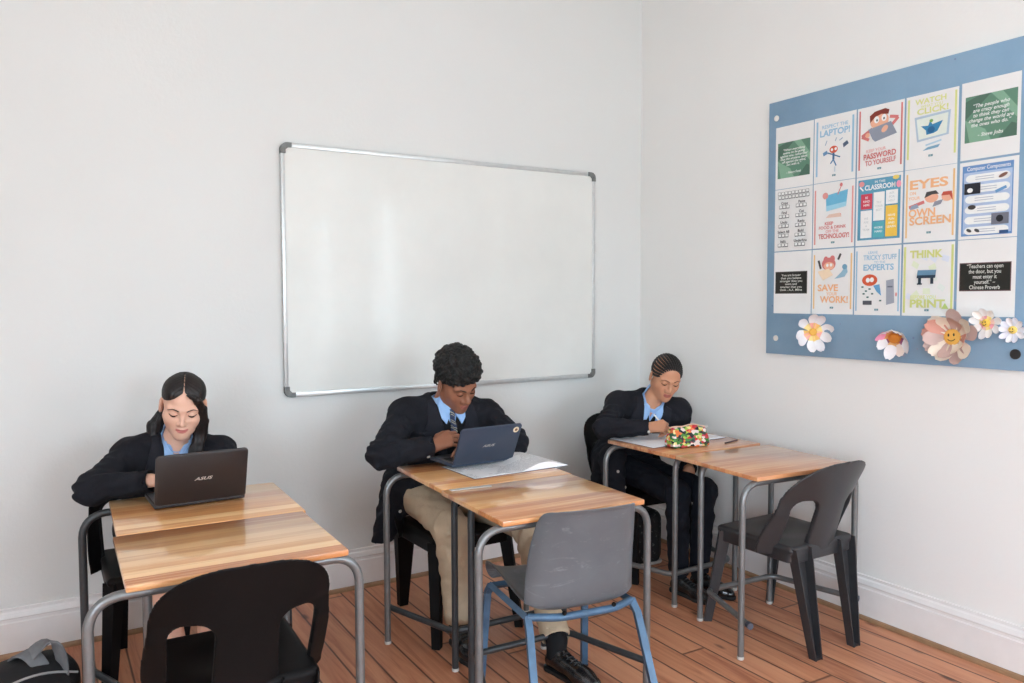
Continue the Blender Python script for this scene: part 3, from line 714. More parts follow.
# thumb tacks
def tack(y, z, m, label, r):
    bm = new(); M = frame_m((PX, y, z), (0, -1, 0), (0, 0, 1))
    add_lathe(bm, [(r*0.45, 0.0), (r*0.45, 0.004), (r, 0.005), (r, 0.008), (r*0.7, 0.0095), (r*0.3, 0.0085)], 18, M)
    bm.transform(Matrix.Translation(-Vector((PX, y, z)))); o = obj('thumb_tack', bm, m, None, (PX, y, z)); tag(o, label, 'tack')
M_wtack = plain('cream_tack', rgb(226, 222, 214), 0.4); M_btack = plain('black_tack', rgb(44, 42, 42), 0.4)
tack(-1.023, 2.275, M_wtack, 'round cream tack at the upper corner of the blue pinboard', 0.014)
tack(-1.037, 1.218, M_wtack, 'round cream tack at the lower corner of the blue pinboard', 0.014)
tack(-2.137, 1.203, M_btack, 'black round tack below the paper flowers', 0.019)
# paper flowers: petals are separate curled pieces of card
def flower(y, z, R, n, cols, centre, label, cup=0.5, tiltv=(0, 0, 0), face=True, wid=0.42, jitter=0.1, cr=0.28, layers=1, seed=1, nib=None, droop=0.0):
    rnd = random.Random(seed)
    root = thing('paper_flower', label, 'paper flower', (PX, y, z), 0, 'paper flowers on the pinboard')
    B = frame_m((-0.012-R*0.15, 0, 0), (0, -1, 0), (0, 0, 1)) @ Matrix.Rotation(tiltv[0], 4, 'X') @ Matrix.Rotation(tiltv[1], 4, 'Y') @ Matrix.Rotation(tiltv[2], 4, 'Z')
    for ly in range(layers):
        for i in range(n):
            a = 2*PI*(i+0.5*ly)/n+rnd.uniform(-jitter, jitter); ln = R*(1-0.18*ly)*rnd.uniform(0.9, 1.08); cu = cup*rnd.uniform(0.75, 1.2)+0.25*ly
            bm = new(); NU, NV = 8, 4; rows = []
            for u in range(NU+1):
                t = u/NU; hw = R*wid*(0.30+0.70*min(1, t*1.5))*math.sqrt(max(0.04, 1-max(0, (t-0.55)/0.47)**2))
                row = []
                for v in range(-NV//2, NV//2+1):
                    q = v/(NV/2); rr = 0.12*R+t*ln
                    zz = cu*R*t*t-droop*R*t**3+0.10*R*q*q*(1 if i % 2 else 0.4)
                    row.append((rr*(1-0.25*cu*t), q*hw, zz))
                rows.append(row)
            top = [[bm.verts.new(p) for p in r] for r in rows]; bot = [[bm.verts.new((p[0], p[1], p[2]-0.0012)) for p in r] for r in rows]
            for u in range(NU):
                for v in range(NV):
                    f = bm.faces.new((top[u][v], top[u+1][v], top[u+1][v+1], top[u][v+1])); f.material_index = 1 if u < 3 else 0
                    f = bm.faces.new((bot[u][v+1], bot[u+1][v+1], bot[u+1][v], bot[u][v])); f.material_index = 0
            ed = [(u, 0) for u in range(NU+1)]+[(NU, v) for v in range(1, NV+1)]+[(u, NV) for u in range(NU-1, -1, -1)]
            for (u0, v0), (u1, v1) in zip(ed[:-1], ed[1:]): bm.faces.new((top[u0][v0], bot[u0][v0], bot[u1][v1], top[u1][v1]))
            bm.transform(B @ Matrix.Rotation(a, 4, 'Z'))
            c = cols[(i+ly) % len(cols)]; obj('petal', bm, [ink(*c), ink(*(nib[i % len(nib)] if nib else c))], root, angle=60)
    ys = []; zs_ = []
    for ch in root.children:
        for v in ch.data.vertices: ys.append(v.co.y); zs_.append(v.co.z)
    root.location = (PX, y-(max(ys)+min(ys))/2, z-(max(zs_)+min(zs_))/2)
    bm = new(); add_lathe(bm, [(R*cr*0.9, 0.0), (R*cr, 0.006), (R*cr, 0.010), (R*cr*0.8, 0.016), (R*cr*0.3, 0.0175)], 20, B); ce = obj('flower_centre', bm, ink(*centre), root)
    if face:
        bm = new()
        for q in (-1, 1): add_ball(bm, B @ Vector((q*R*cr*0.32, R*cr*0.25, 0.0175)), (0.0022, R*cr*0.12, R*cr*0.2), seg=8)
        pts = [B @ Vector((R*cr*0.5*math.sin(t), -R*cr*0.5*math.cos(t), 0.0175)) for t in [x*0.25 for x in range(-4, 5)]]
        add_tube(bm, pts, 0.0014, 6); obj('drawn_face', bm, ink(60, 50, 40), ce)
flower(-1.305, 1.252, 0.086, 9, [(238, 236, 238), (230, 228, 232)], (232, 178, 80), 'white paper flower with yellow-orange petal bases, first from the left on the pinboard', cup=0.55, tiltv=(0.15, 0.80, 0.3), face=False, wid=0.27, cr=0.20, seed=3, nib=[(246, 222, 150), (240, 196, 120), (244, 176, 160)], jitter=0.2, droop=-0.2)
flower(-1.690, 1.217, 0.074, 8, [(240, 238, 240), (236, 220, 210), (238, 236, 238), (240, 160, 190), (240, 240, 242)], (206, 130, 50), 'cupped white paper flower with an orange heart and one pink petal', cup=0.85, tiltv=(0.55, 0.35, 0.2), face=False, wid=0.34, cr=0.34, seed=4, nib=[(222, 160, 90), (150, 90, 120), (226, 176, 110)])
flower(-1.926, 1.262, 0.104, 9, [(206, 180, 174), (238, 224, 208), (200, 170, 162), (244, 234, 218), (216, 160, 146)], (240, 184, 90), 'big dusty pink and cream paper flower with a smiling orange centre', cup=0.45, tiltv=(-0.05, 0.1, 0.1), wid=0.30, cr=0.30, layers=2, seed=6, jitter=0.22)
flower(-2.040, 1.312, 0.058, 9, [(240, 238, 238), (244, 240, 236)], (240, 200, 90), 'small white paper flower with pink blushes and a yellow face, beside the lilac one', cup=0.3, tiltv=(0.1, -0.1, 0.25), wid=0.27, cr=0.26, seed=8, nib=[(246, 210, 200), (246, 224, 150), (238, 170, 180)])
flower(-2.136, 1.292, 0.048, 10, [(226, 228, 240), (236, 234, 240)], (240, 208, 110), 'small pale lilac paper flower with a smiling yellow centre by the photo edge', cup=0.3, wid=0.25, cr=0.30, seed=9)
# ================================================================== school desks
DZ = 0.722
def make_desk(label, loc, rotz, mtop, mframe, mframe2, W=0.556, D=0.465, group=None, hl=0.318, hr=0.318, fw_=0.197):
    t = thing('school_desk', label, 'desk', loc, rotz, group)
    bm = new(); add_box(bm, (0, 0, DZ-0.009), (W, D, 0.018), bevel=0.0035, seg=2); obj('tabletop', bm, mtop, t, angle=30)
    R = 0.0128; zt = DZ-0.0185-R
    def u_frame(hw, y, r, m, flare=0.0, hw2=None):
        hw2 = hw2 or hw
        bm = new(); pts = fillet([(-hw-flare, y, 0.012), (-hw, y, zt), (hw2, y, zt), (hw2+flare, y, 0.012)], r, 8)
        add_tube(bm, pts, R, 14); f = obj('leg_frame', bm, m, t)
        for sg in (-1, 1):
            g = new(); add_lathe(g, [(R*0.95, 0.0), (R*1.08, 0.003), (R*1.08, 0.012), (R*0.9, 0.014)], 14, Matrix.Translation((-hw if sg < 0 else hw2, y, 0))); obj('foot_glide', g, M_glide, f)
        return f
    u_frame(hl, -D/2+0.035, 0.075, mframe, 0.0, hr)
    u_frame(fw_, 0.155, 0.055, mframe2)
    bm = new(); y0 = -D/2+0.005; zb = 0.142
    add_tube(bm, fillet([(-hl+0.015, y0, zb), (-0.193, 0.128, zb), (0.193, 0.128, zb), (hr-0.015, y0, zb)], 0.05, 8), R*0.95, 14)
    fr = obj('footrest', bm, mframe2, t)
    for sg in (-1, 1):
        g = new(); hx = (hl if sg < 0 else hr)-0.015; d = Vector((hx-0.193, 0.128-y0, 0)).normalized(); p = Vector((sg*hx, y0, zb)); dd = Vector((-sg*d.x, d.y, 0))
        add_tube(g, [p-dd*0.008, p+dd*0.012], R*1.05, 12); obj('tube_cap', g, M_cap, fr)
    for sg in (-1, 1):
        g = new(); add_tube(g, [(sg*0.16, -D/2+0.035, zt), (sg*0.16, 0.155, zt)], R*0.8, 10); obj('top_rail', g, mframe2, t)
    return t
DG = 'varnished pine school desks'
make_desk('pine desk carrying the black laptop, where the girl with long dark hair sits', (-2.637, -0.888, 0), rad(180-1.5), M_desk, M_dksteel, M_dksteel, hr=0.362)
make_desk('empty pine desk in front of the black laptop, with black plastic chair pushed in', (-2.657, -1.357, 0), rad(-0.8), M_desk, M_steel, M_steel, hl=0.360)
make_desk('pine desk carrying the navy laptop and open book, where the boy sits', (-1.576, -0.893, 0), rad(180-2.0), M_desk, M_steel, M_dksteel, hr=0.338)
make_desk('pine desk with clear ruler on its edge, in front of the navy laptop', (-1.600, -1.361, 0), rad(-1.8), M_desk, M_steel, M_dksteel, hl=0.345)
make_desk('reddish pine desk carrying the notebook and colourful pencil case', (-0.442, -0.845, 0), rad(180+1.0), M_desk2, M_steel, M_steel)
make_desk('empty reddish pine desk nearest the right wall, beside the charcoal chair', (-0.450, -1.345, 0), rad(-3.5), M_desk2, M_steel, M_steel, D=0.49, fw_=0.207)

# ================================================================== one-piece plastic chairs with two slots in the back
def make_slot_chair(label, loc, rotz, m, group=None, bslope=0.0):
    t = thing('plastic_chair', label, 'chair', loc, rotz, group)
    # seat: dished plate with a skirt
    g = SDF((-0.26, -0.27, 0.33), (0.26, 0.27, 0.47), 0.0045)
    g.box((0, 0.0, 0.418), (0.192, 0.200, 0.017), None, 0.016)
    g.ell((0, 0.0, 0.575), (0.30, 0.27, 0.152), None, 0.012, 's')
    def skirt(X, Y, Z):
        qx, qy = np.abs(X)-0.152, np.abs(Y)-0.160
        d2 = np.sqrt(np.maximum(qx, 0)**2+np.maximum(qy, 0)**2)+np.minimum(np.maximum(qx, qy), 0)-0.04
        return np.maximum(np.abs(d2+0.004)-0.0038, np.abs(Z-0.395)-0.028)
    g.fn((-0.21, -0.21, 0.36), (0.21, 0.21, 0.43), skirt, 0.006)
    sdf_obj('seat', g, m, t, smooth_it=2)
    # back: curved sheet with side bands and two slots
    g = SDF((-0.27, -0.33, 0.36), (0.27, 0.02, 0.81), 0.0042)
    zz = np.linspace(0.34, 0.82, 481); w0 = np.interp(zz, [0.34, 0.40, 0.46, 0.53, 0.60, 0.82], [0.226, 0.232, 0.238, 0.236, 0.226, 0.222])
    w0 = np.convolve(np.pad(w0, 20, 'edge'), np.ones(41)/41, 'valid')
    tt = np.clip((zz-0.60)/0.176, 0, 1); ww = w0*np.maximum(1-tt**2.6, 0)**(1/2.6); ww[zz > 0.776] = -(zz[zz > 0.776]-0.776)*2
    gw = np.sqrt(1+np.minimum(np.abs(np.gradient(ww, zz)), 40)**2)
    def back(X, Y, Z):
        X = X+0*Y; w = np.interp(Z.ravel(), zz, ww).reshape(Z.shape); gg = np.interp(Z.ravel(), zz, gw).reshape(Z.shape)
        yc = -0.195-0.085*((Z-0.40)/0.38)-0.03*((Z-0.40)/0.38)**2
        cv = np.where(Z < 0.62, 1.75+0.9*np.clip((0.56-Z)/0.16, 0, 1), 1.75-0.9*(np.minimum(Z, 0.80)-0.62)/0.18)
        ys = yc+cv*X*X
        slope = np.sqrt(1+(2*cv*X)**2+0.09)
        sheet = np.abs(Y-ys)/slope-0.0048
        out = np.maximum((np.abs(X)-w)/gg, (Z-0.776)+0*X)
        d = np.maximum(sheet, out); d = np.maximum(d, (0.385-Z))
        hx, hz = np.abs(X)-0.130, Z-0.508
        hw = 0.049+0.005*np.clip((Z-0.44)/0.15, 0, 1)
        q1 = np.abs(hx)-(hw-0.045); q2 = np.abs(hz)-(0.113-0.045)
        hole = np.sqrt(np.maximum(q1, 0)**2+np.maximum(q2, 0)**2)+np.minimum(np.maximum(q1, q2), 0)-0.045
        d = np.maximum(d, -hole)
        rim = np.maximum(np.abs(hole-0.003)-0.004, np.abs(Y-ys-0.008)/slope-0.010)
        return np.minimum(d, np.maximum(rim, out))
    g.fn((-0.25, -0.32, 0.37), (0.25, 0.0, 0.79), back, 0)
    sdf_obj('backrest', g, m, t, smooth_it=2)
    # legs: tapered channels
    def channel(name, top, bot, w0, w1, d0, d1, opening, th=0.005):
        bm = new(); secs = []
        for k in range(9):
            s = k/8; c = Vector(top)*(1-s)+Vector(bot)*s; w = (w0+(w1-w0)*s)/2; d = (d0+(d1-d0)*s)
            o = Vector(opening).normalized(); u = Vector((o.y, -o.x, 0))
            P = [(-w, 0), (w, 0), (w, d), (w-th, d), (w-th, th), (-w+th, th), (-w+th, d), (-w, d)]
            secs.append([c+u*a+o*(b-d/2) for a, b in P])
        add_loft(bm, secs)
        w, d = w1/2, d1; o = Vector(opening).normalized(); u = Vector((o.y, -o.x, 0)); c = Vector(bot)
        add_loft(bm, [[c+u*a+o*(b-d/2)+Vector((0, 0, z)) for a, b in [(-w+th, th), (w-th, th), (w-th, d*0.9), (-w+th, d*0.9)]] for z in (0.0, 0.006)])
        return obj(name, bm, m, t, angle=25)
    for sg in (-1, 1):
        channel('leg', (sg*0.136, -0.192, 0.428), (sg*0.118, -0.262, 0.0), 0.096, 0.040, 0.045, 0.034, (0.0, -1, 0))
        channel('leg', (sg*0.168, 0.168, 0.415), (sg*0.200, 0.236, 0.0), 0.052, 0.034, 0.050, 0.034, (-sg*0.75, -0.65, 0))
    return t
make_slot_chair('black plastic chair with slotted back pushed under the empty desk before the black laptop', (-2.666, -1.435, 0), rad(-1.5), M_black)
make_slot_chair('charcoal plastic chair with slotted back pushed in near the right wall', (-0.412, -1.424, 0), rad(0.5), M_dgrey)
make_slot_chair('black plastic chair the girl with long dark hair sits on', (-2.728, -0.415, 0), rad(180), M_black)
make_slot_chair('black plastic chair the boy with khaki trousers sits on', (-1.562, -0.585, 0), rad(182), M_black)
make_slot_chair('black plastic chair the pupil with braided hair sits on', (-0.385, -0.455, 0), rad(180-3), M_black)

# ================================================================== blue framed shell chair
def make_shell_chair(label, loc, rotz):
    t = thing('shell_chair', label, 'chair', loc, rotz)
    prof = [(0.215, 0.395), (0.225, 0.412), (0.205, 0.432), (0.14, 0.441), (0.05, 0.430), (-0.05, 0.414), (-0.125, 0.404), (-0.180, 0.405), (-0.210, 0.432), (-0.220, 0.50), (-0.232, 0.59), (-0.250, 0.65), (-0.264, 0.700), (-0.274, 0.735), (-0.282, 0.752), (-0.292, 0.757)]
    wid = [0.170, 0.190, 0.203, 0.210, 0.213, 0.214, 0.214, 0.213, 0.212, 0.212, 0.207, 0.200, 0.192, 0.184, 0.172, 0.150]
    NX = 16; bm = new(); rows = []
    n = len(prof)
    for i, ((y, z), w) in enumerate(zip(prof, wid)):
        a = prof[max(i-1, 0)]; b = prof[min(i+1, n-1)]; ty, tz = b[0]-a[0], b[1]-a[1]; L = math.hypot(ty, tz); ny, nz = tz/L, -ty/L
        row = []
        for k in range(NX+1):
            q = -1+2*k/NX; x = w*q*(1-0.06*abs(q)**6)
            bendy = min(1, max(0, (i-6)/3)); lift = (0.010*q*q+0.030*abs(q)**5)*(1-bendy)+(0.012*q*q+0.052*abs(q)**4)*bendy
            if i <= 1: lift *= 0.5
            if i >= 8: vy, vz = 1.0, 0.0
            else: vy, vz = ny, nz
            top = (i-12)/3 if i > 12 else 0
            row.append(bm.verts.new((x, y+vy*lift*(1-0.35*top), z+vz*lift-0.006*top*abs(q)**4)))
        rows.append(row)
    for a, b in zip(rows[:-1], rows[1:]):
        for k in range(NX): bm.faces.new((a[k], a[k+1], b[k+1], b[k]))
    bmesh.ops.recalc_face_normals(bm, faces=bm.faces[:])
    me = bpy.data.meshes.new('seat_shell'); bm.to_mesh(me); bm.free(); me.polygons.foreach_set('use_smooth', [True]*len(me.polygons))
    o = link('seat_shell', me, M_shell, t)
    so = o.modifiers.new('thick', 'SOLIDIFY'); so.thickness = 0.006; so.offset = 0
    su = o.modifiers.new('smooth', 'SUBSURF'); su.levels = 2; su.render_levels = 2
    bz = 0.392
    def sq(name, pts, r=0.0125, mm=M_blue):
        bm = new(); add_tube(bm, pts, r*1.3, 4, up=(0.7071, 0.7071, 0.0)); return obj(name, bm, mm, t, angle=30)
    for sg in (-1, 1):
        x = sg*0.192
        sq('leg', [(x, -0.165, bz+0.004), (sg*0.198, -0.195, bz-0.03), (sg*0.222, -0.325, 0.01)])
        sq('leg', [(x, 0.150, bz), (sg*0.197, 0.172, bz-0.03), (sg*0.212, 0.205, 0.01)])
        sq('side_rail', [(x, -0.168, bz), (x, 0.155, bz)], 0.011)
    bm = new(); add_tube(bm, fillet([(-0.19, -0.168, bz+0.004), (-0.10, -0.214, bz+0.006), (0.10, -0.214, bz+0.006), (0.19, -0.168, bz+0.004)], 0.12, 8), 0.0125, 12); obj('rear_rail', bm, M_blue, t)
    sq('front_rail', [(-0.19, 0.150, bz), (0.19, 0.150, bz)], 0.010)
    for sg in (-1, 1):
        bm = new(); add_ball(bm, (sg*0.09, -0.226, bz+0.024), 0.008, seg=10); obj('rivet', bm, M_black, t)
    for sx_, yy in ((-0.222, -0.325), (0.222, -0.325), (-0.212, 0.205), (0.212, 0.205)):
        bm = new(); add_box(bm, (sx_, yy, 0.006), (0.026, 0.026, 0.012), bevel=0.003); obj('foot_glide', bm, M_black, t)
    return t
make_shell_chair('scuffed dark grey shell chair on a blue steel frame', (-1.575, -1.435, 0), rad(-8))

# ================================================================== laptops
M_kb = plain('keyboard_deck_grey', rgb(120, 120, 124), 0.4, metal=0.4); M_key = plain('black_keys', rgb(28, 28, 30), 0.5)
M_screen = plain('dark_screen', rgb(20, 22, 26), 0.1, coat=0.5)
M_logo = plain('silver_lettering', rgb(206, 196, 188), 0.35, metal=0.3)
def laptop(label, hinge_l, hinge_r, mlid, open_deg, W=0.292, D=0.195, extra=None, LH=0.186, lift=0.0):
    a, b = Vector(hinge_l), Vector(hinge_r); c = (a+b)/2; rot = math.atan2(b.y-a.y, b.x-a.x)
    t = thing('laptop', label, 'laptop', (c.x, c.y, DZ+0.001+lift), rot)         # local: hinge on y=0, user on +y, lid back seen from -y
    bm = new(); add_box(bm, (0, D/2, 0.009), (W, D, 0.015), bevel=0.004); obj('base', bm, mlid, t)
    bm = new(); add_box(bm, (0, D/2+0.004, 0.0168), (W-0.012, D-0.022, 0.0012)); obj('keyboard_deck', bm, M_kb, t)
    bm = new()
    for r in range(5):
        for k in range(13): add_box(bm, (-W/2+0.030+k*(W-0.06)/12, 0.035+r*0.0175, 0.0182), (0.0165, 0.0140, 0.002), bevel=0.0005, seg=1)
    add_box(bm, (0, D-0.045, 0.0177), (0.085, 0.05, 0.0006)); obj('keys', bm, M_key, t)
    bm = new(); add_tube(bm, [(-W/2+0.03, 0.004, 0.016), (W/2-0.03, 0.004, 0.016)], 0.006, 10); obj('hinge', bm, M_key, t)
    al = rad(open_deg-90)                                               # lean of the lid away from the user (towards -y)
    Ml = Matrix.Translation((0, -0.001, 0.014)) @ Matrix.Rotation(al, 4, 'X')
    g = new()
    P = []; r = 0.013
    for cx, cz, a0 in ((W/2-r, r*0.5, -90), (W/2-r, LH-r, 0), (-W/2+r, LH-r, 90), (-W/2+r, r*0.5, 180)):
        for k in range(6):
            q = rad(a0+90*k/5); P.append((cx+r*math.cos(q), cz+(r if cz > 0.05 else r*0.5)*math.sin(q)))
    add_loft(g, [[(x*f, yy, (z-LH/2)*f+LH/2) for x, z in P] for yy, f in ((-0.0065, 0.985), (-0.0055, 0.996), (-0.003, 1.0), (0.0005, 1.0))])
    g.transform(Ml); lid = obj('lid', g, mlid, t, angle=50)
    g = new(); add_box(g, (0, 0.0012, LH/2+0.004), (W-0.016, 0.001, LH-0.022)); g.transform(Ml); obj('screen', g, M_screen, lid, smooth=False)
    g = new(); add_text(g, 'ASUS', Ml @ frame_m((0.002, -0.0072, LH*0.47), (1, 0, 0), (0, 0, 1)), 0.0155, bold=0.025, shear=0.35, sx=1.5)
    obj('logo', g, M_logo, lid, smooth=False)
    if extra: extra(lid, Ml, W, LH)
    return t
M_lid1 = plain('black_brown_lid', rgb(40, 35, 36), 0.42, var=0.06, nscale=300, bump=0.05, bscale=600)
M_lid2 = plain('navy_lid', rgb(50, 60, 78), 0.40, var=0.05, nscale=300, bump=0.04, bscale=600)
laptop('open black laptop in front of the girl with long dark hair', (-2.797, -0.872, 0), (-2.494, -0.860, 0), M_lid1, 107, LH=0.181)
def sticker(lid, Ml, W, LH):
    g = new(); M = Ml @ frame_m((W/2-0.026, -0.0070, LH-0.026), (1, 0, 0), (0, 0, 1))
    add_lathe(g, [(0.0135, -0.0004), (0.0135, 0.0004)], 24, M); s = obj('round_sticker', g, ink(228, 208, 176), lid)
    g = new(); add_lathe(g, [(0.0075, 0.0), (0.0075, 0.0008)], 5, M); obj('sticker_print', g, ink(120, 84, 60), s)
laptop('open navy laptop in front of the boy, with a round sticker on its lid corner', (-1.690, -0.850, 0), (-1.404, -0.838, 0), M_lid2, 116, W=0.288, extra=sticker, LH=0.172, lift=0.010)

# ================================================================== books, paper, ruler, pencil case
M_page = None
def mk_page():
    t = NT('printed_page'); tc = t.n('ShaderNodeTexCoord'); sp = t.n('ShaderNodeSeparateXYZ'); t.l(tc.outputs['Object'], sp.inputs[0])
    ln = t.math('FRACT', t.math('DIVIDE', sp.outputs[1], 0.0062)); nz = t.noise(120, 2, 0.5, tc.outputs['Object']); big = t.noise(9, 2, 0.5, tc.outputs['Object'])
    k = t.math('MULTIPLY', t.math('MULTIPLY', t.math('LESS_THAN', ln, 0.42), t.math('GREATER_THAN', nz, 0.42)), t.math('GREATER_THAN', big, 0.47))
    t.l(t.mix(t.math('MULTIPLY', k, 0.55), rgb(232, 231, 232), rgb(96, 98, 104)), t.b.inputs['Base Color']); t.set(Roughness=0.6); return t.m
M_page = mk_page(); M_plainpage = plain('exercise_page', rgb(234, 232, 236), 0.6, var=0.02); M_cover = plain('book_cover_card', rgb(64, 62, 78), 0.5)
def open_book(label, cat, loc, rot, w, h, thL, thR, mat, arch=0.012, archL=None, name='open_book', cover=True, curlR=0.0):
    t = thing(name, label, cat, loc, rot)
    def half(sg, th, nm, curl):
        ar = arch if sg > 0 or archL is None else archL
        bm = new(); secs = []
        N = 10
        for i in range(N+1):
            u = i/N; x = sg*w*u
            z = th*(1-0.25*u)+ar*math.sin(PI*u)**1.3+curl*u*u
            if i == 0: z = th*0.35
            zb = 0.0016+curl*u*u*0.9
            secs.append([(x, -h/2, zb), (x, h/2, zb), (x, h/2, max(z, zb+0.0012)), (x, -h/2, max(z, zb+0.0012))])
        add_loft(bm, secs); obj(nm, bm, mat, t, angle=35)
    half(-1, thL, 'page_block', 0.0); half(1, thR, 'page_block', curlR)
    if cover:
        bm = new(); add_box(bm, (0, 0, 0.0008), (2*w+0.006, h+0.006, 0.0014)); obj('cover', bm, M_cover, t, smooth=False)
    return t
open_book('open printed book lying partly under the navy laptop', 'book', (-1.466, -0.888, DZ+0.0005), rad(2), 0.222, 0.262, 0.003, 0.006, M_page, 0.024, archL=0.002)
open_book('open white exercise book the pupil with braided hair writes in', 'book', (-0.448, -0.745, DZ+0.0005), rad(3), 0.245, 0.300, 0.004, 0.005, M_plainpage, 0.004, name='exercise_book', cover=True)
def mk_clear():
    t = NT('clear_plastic'); t.set(Roughness=0.08); t.b.inputs['Transmission Weight'].default_value = 0.25; t.b.inputs['Base Color'].default_value = rgb(226, 224, 218); t.b.inputs['IOR'].default_value = 1.3; return t.m
M_clear = mk_clear()
r = thing('ruler', 'short clear plastic ruler lying at the near edge of the seam between the desks', 'ruler', (-1.765, -1.147, DZ+0.0006), rad(-4))
bm = new(); add_box(bm, (0, 0, 0.0012), (0.160, 0.024, 0.0024), bevel=0.0006, seg=1); obj('blade', bm, M_clear, r)
bm = new()
for k in range(31): add_box(bm, (-0.075+k*0.005, 0.008-(0.002 if k % 5 == 0 else 0), 0.00255), (0.0006, 0.006+(0.004 if k % 5 == 0 else 0), 0.0002))
obj('scale_marks', bm, ink(70, 66, 62), r, smooth=False)
pn = thing('pencil', 'dark pencil lying behind the pencil case on the reddish desk', 'pencil', (-0.262, -0.985, DZ+0.004), rad(14))
bm = new(); add_tube(bm, [(-0.06, 0, 0), (0.055, 0, 0)], 0.0036, 6); obj('shaft', bm, plain('dark_red_lacquer', rgb(70, 34, 38), 0.4), pn, angle=20)
bm = new(); add_tube(bm, [(0.055, 0, 0), (0.066, 0, 0), (0.072, 0, 0)], [0.0036, 0.0014, 0.0004], 8); obj('pencil_tip', bm, ink(198, 158, 112), pn)
# pencil case: clear front showing a jumble of coloured pens
def mk_candy():
    t = NT('colourful_printed_pouch'); v = t.coord()
    vo = t.n('ShaderNodeTexVoronoi'); vo.inputs['Scale'].default_value = 58; vo.inputs['Randomness'].default_value = 1.0; t.l(t.coord((1, 1, 1.5)), vo.inputs['Vector'])
    se = t.n('ShaderNodeSeparateColor'); t.l(vo.outputs['Color'], se.inputs[0])
    x = t.n('ShaderNodeValToRGB'); x.color_ramp.interpolation = 'CONSTANT'
    cs = [(0.0, rgb(34, 30, 30)), (0.16, rgb(196, 40, 44)), (0.30, rgb(60, 122, 50)), (0.44, rgb(232, 208, 130)), (0.54, rgb(228, 120, 60)), (0.64, rgb(40, 96, 64)), (0.70, rgb(226, 206, 196)), (0.84, rgb(150, 180, 70)), (0.92, rgb(190, 60, 70))]
    while len(x.color_ramp.elements) < len(cs): x.color_ramp.elements.new(0.5)
    for e, (p, c) in zip(x.color_ramp.elements, cs): e.position = p; e.color = c
    t.l(se.outputs[0], x.inputs[0]); t.l(x.outputs[0], t.b.inputs['Base Color']); t.set(Roughness=0.25); t.b.inputs['Coat Weight'].default_value = 0.6
    t.bump(vo.outputs['Distance'], 0.4, 0.006); return t.m
pc = thing('pencil_case', 'colourful patterned pencil case standing on the reddish desk by the exercise book', 'pencil case', (-0.520, -0.955, DZ+0.002), rad(-7))
g = SDF((-0.14, -0.07, -0.01), (0.14, 0.07, 0.12), 0.004)
def pouch(X, Y, Z):
    hw = 0.104-0.004*(Z/0.09)+0.004*np.sin(Z*60+Y*0)
    hd = 0.042*(1-0.62*np.clip(Z/0.100, 0, 1)**1.6)
    top = 0.098-0.010*np.abs(X/0.1)**2+0.003*np.sin(X*55)
    q = [np.abs(X)-hw+0.012, np.abs(Y+0.003*np.sin(X*40))-hd+0.010, np.abs(Z-top/2)-top/2+0.010]
    return (np.sqrt(sum(np.maximum(v, 0)**2 for v in q))+np.minimum(np.maximum(np.maximum(q[0]+0*Y+0*Z, q[1]+0*Z), q[2]+0*Y), 0)-0.010)*0.85
g.fn((-0.11, -0.045, 0), (0.11, 0.045, 0.105), pouch); sdf_obj('pouch', g, mk_candy(), pc, smooth_it=2)
bm = new(); add_tube(bm, [(x, 0.004*math.sin(x*40), 0.0985-1.0*x*x+0.003*math.sin(x*55)) for x in [(-0.098+0.196*k/16) for k in range(17)]], 0.0055, 8, flat=0.6); zp = obj('zip_strip', bm, ink(228, 186, 160), pc)
bm = new(); add_box(bm, (0.104, -0.004, 0.085), (0.016, 0.003, 0.008), bevel=0.001); obj('zip_pull', bm, M_alu, zp)

# ================================================================== backpacks
M_bag = fabric('black_nylon', rgb(34, 33, 34), 0.7); M_strap = fabric('grey_melange_webbing', rgb(112, 112, 114), 0.9, var=0.25); M_pipe = plain('grey_piping', rgb(150, 148, 148), 0.5)
bp_ = thing('backpack', 'black backpack with a grey strap on the floor by the back wall', 'backpack', (-3.172, -0.635, 0), rad(12))
g = SDF((-0.24, -0.20, -0.02), (0.24, 0.20, 0.36), 0.006)
g.box((0, 0, 0.105), (0.155, 0.11, 0.105), None, 0.07); g.ell((0.0, -0.02, 0.160), (0.125, 0.09, 0.07), None, 0.04)
g.box((0, -0.105, 0.09), (0.12, 0.045, 0.085), None, 0.04, 0.02)
sdf_obj('pack_body', g, M_bag, bp_, smooth_it=1)
def ribbon(bm, pts, wdir, w, th=0.008):
    secs = []; pts = [Vector(p) for p in pts]
    for i, p in enumerate(pts):
        d = (pts[min(i+1, len(pts)-1)]-pts[max(i-1, 0)]).normalized(); wv = Vector(wdir); wv = (wv-d*wv.dot(d)).normalized(); nn = d.cross(wv)
        secs.append([p+wv*a*w/2+nn*b*th/2 for a, b in ((-1, -0.6), (-0.85, -1), (0.85, -1), (1, -0.6), (1, 0.6), (0.85, 1), (-0.85, 1), (-1, 0.6))])
    add_loft(bm, secs)
def arc(a, b, up, n=14, bulge=(0, 0, 0)):
    a, b, up, bulge = Vector(a), Vector(b), Vector(up), Vector(bulge)
    return [a*(1-t)+b*t+up*(4*t*(1-t))**0.8+bulge*(4*t*(1-t)) for t in [k/n for k in range(n+1)]]
bm = new(); ribbon(bm, arc((-0.010, -0.03, 0.205), (0.090, -0.090, 0.10), (0.0, 0, 0.120), 16, (0.035, -0.01, 0)), (0.45, -0.9, 0.1), 0.052); obj('shoulder_strap', bm, M_strap, bp_)
bm = new(); ribbon(bm, arc((-0.03, 0.02, 0.205), (0.050, -0.105, 0.14), (0.00, 0, 0.075), 12), (1, 0.2, 0.2), 0.05); obj('shoulder_strap', bm, M_strap, bp_)
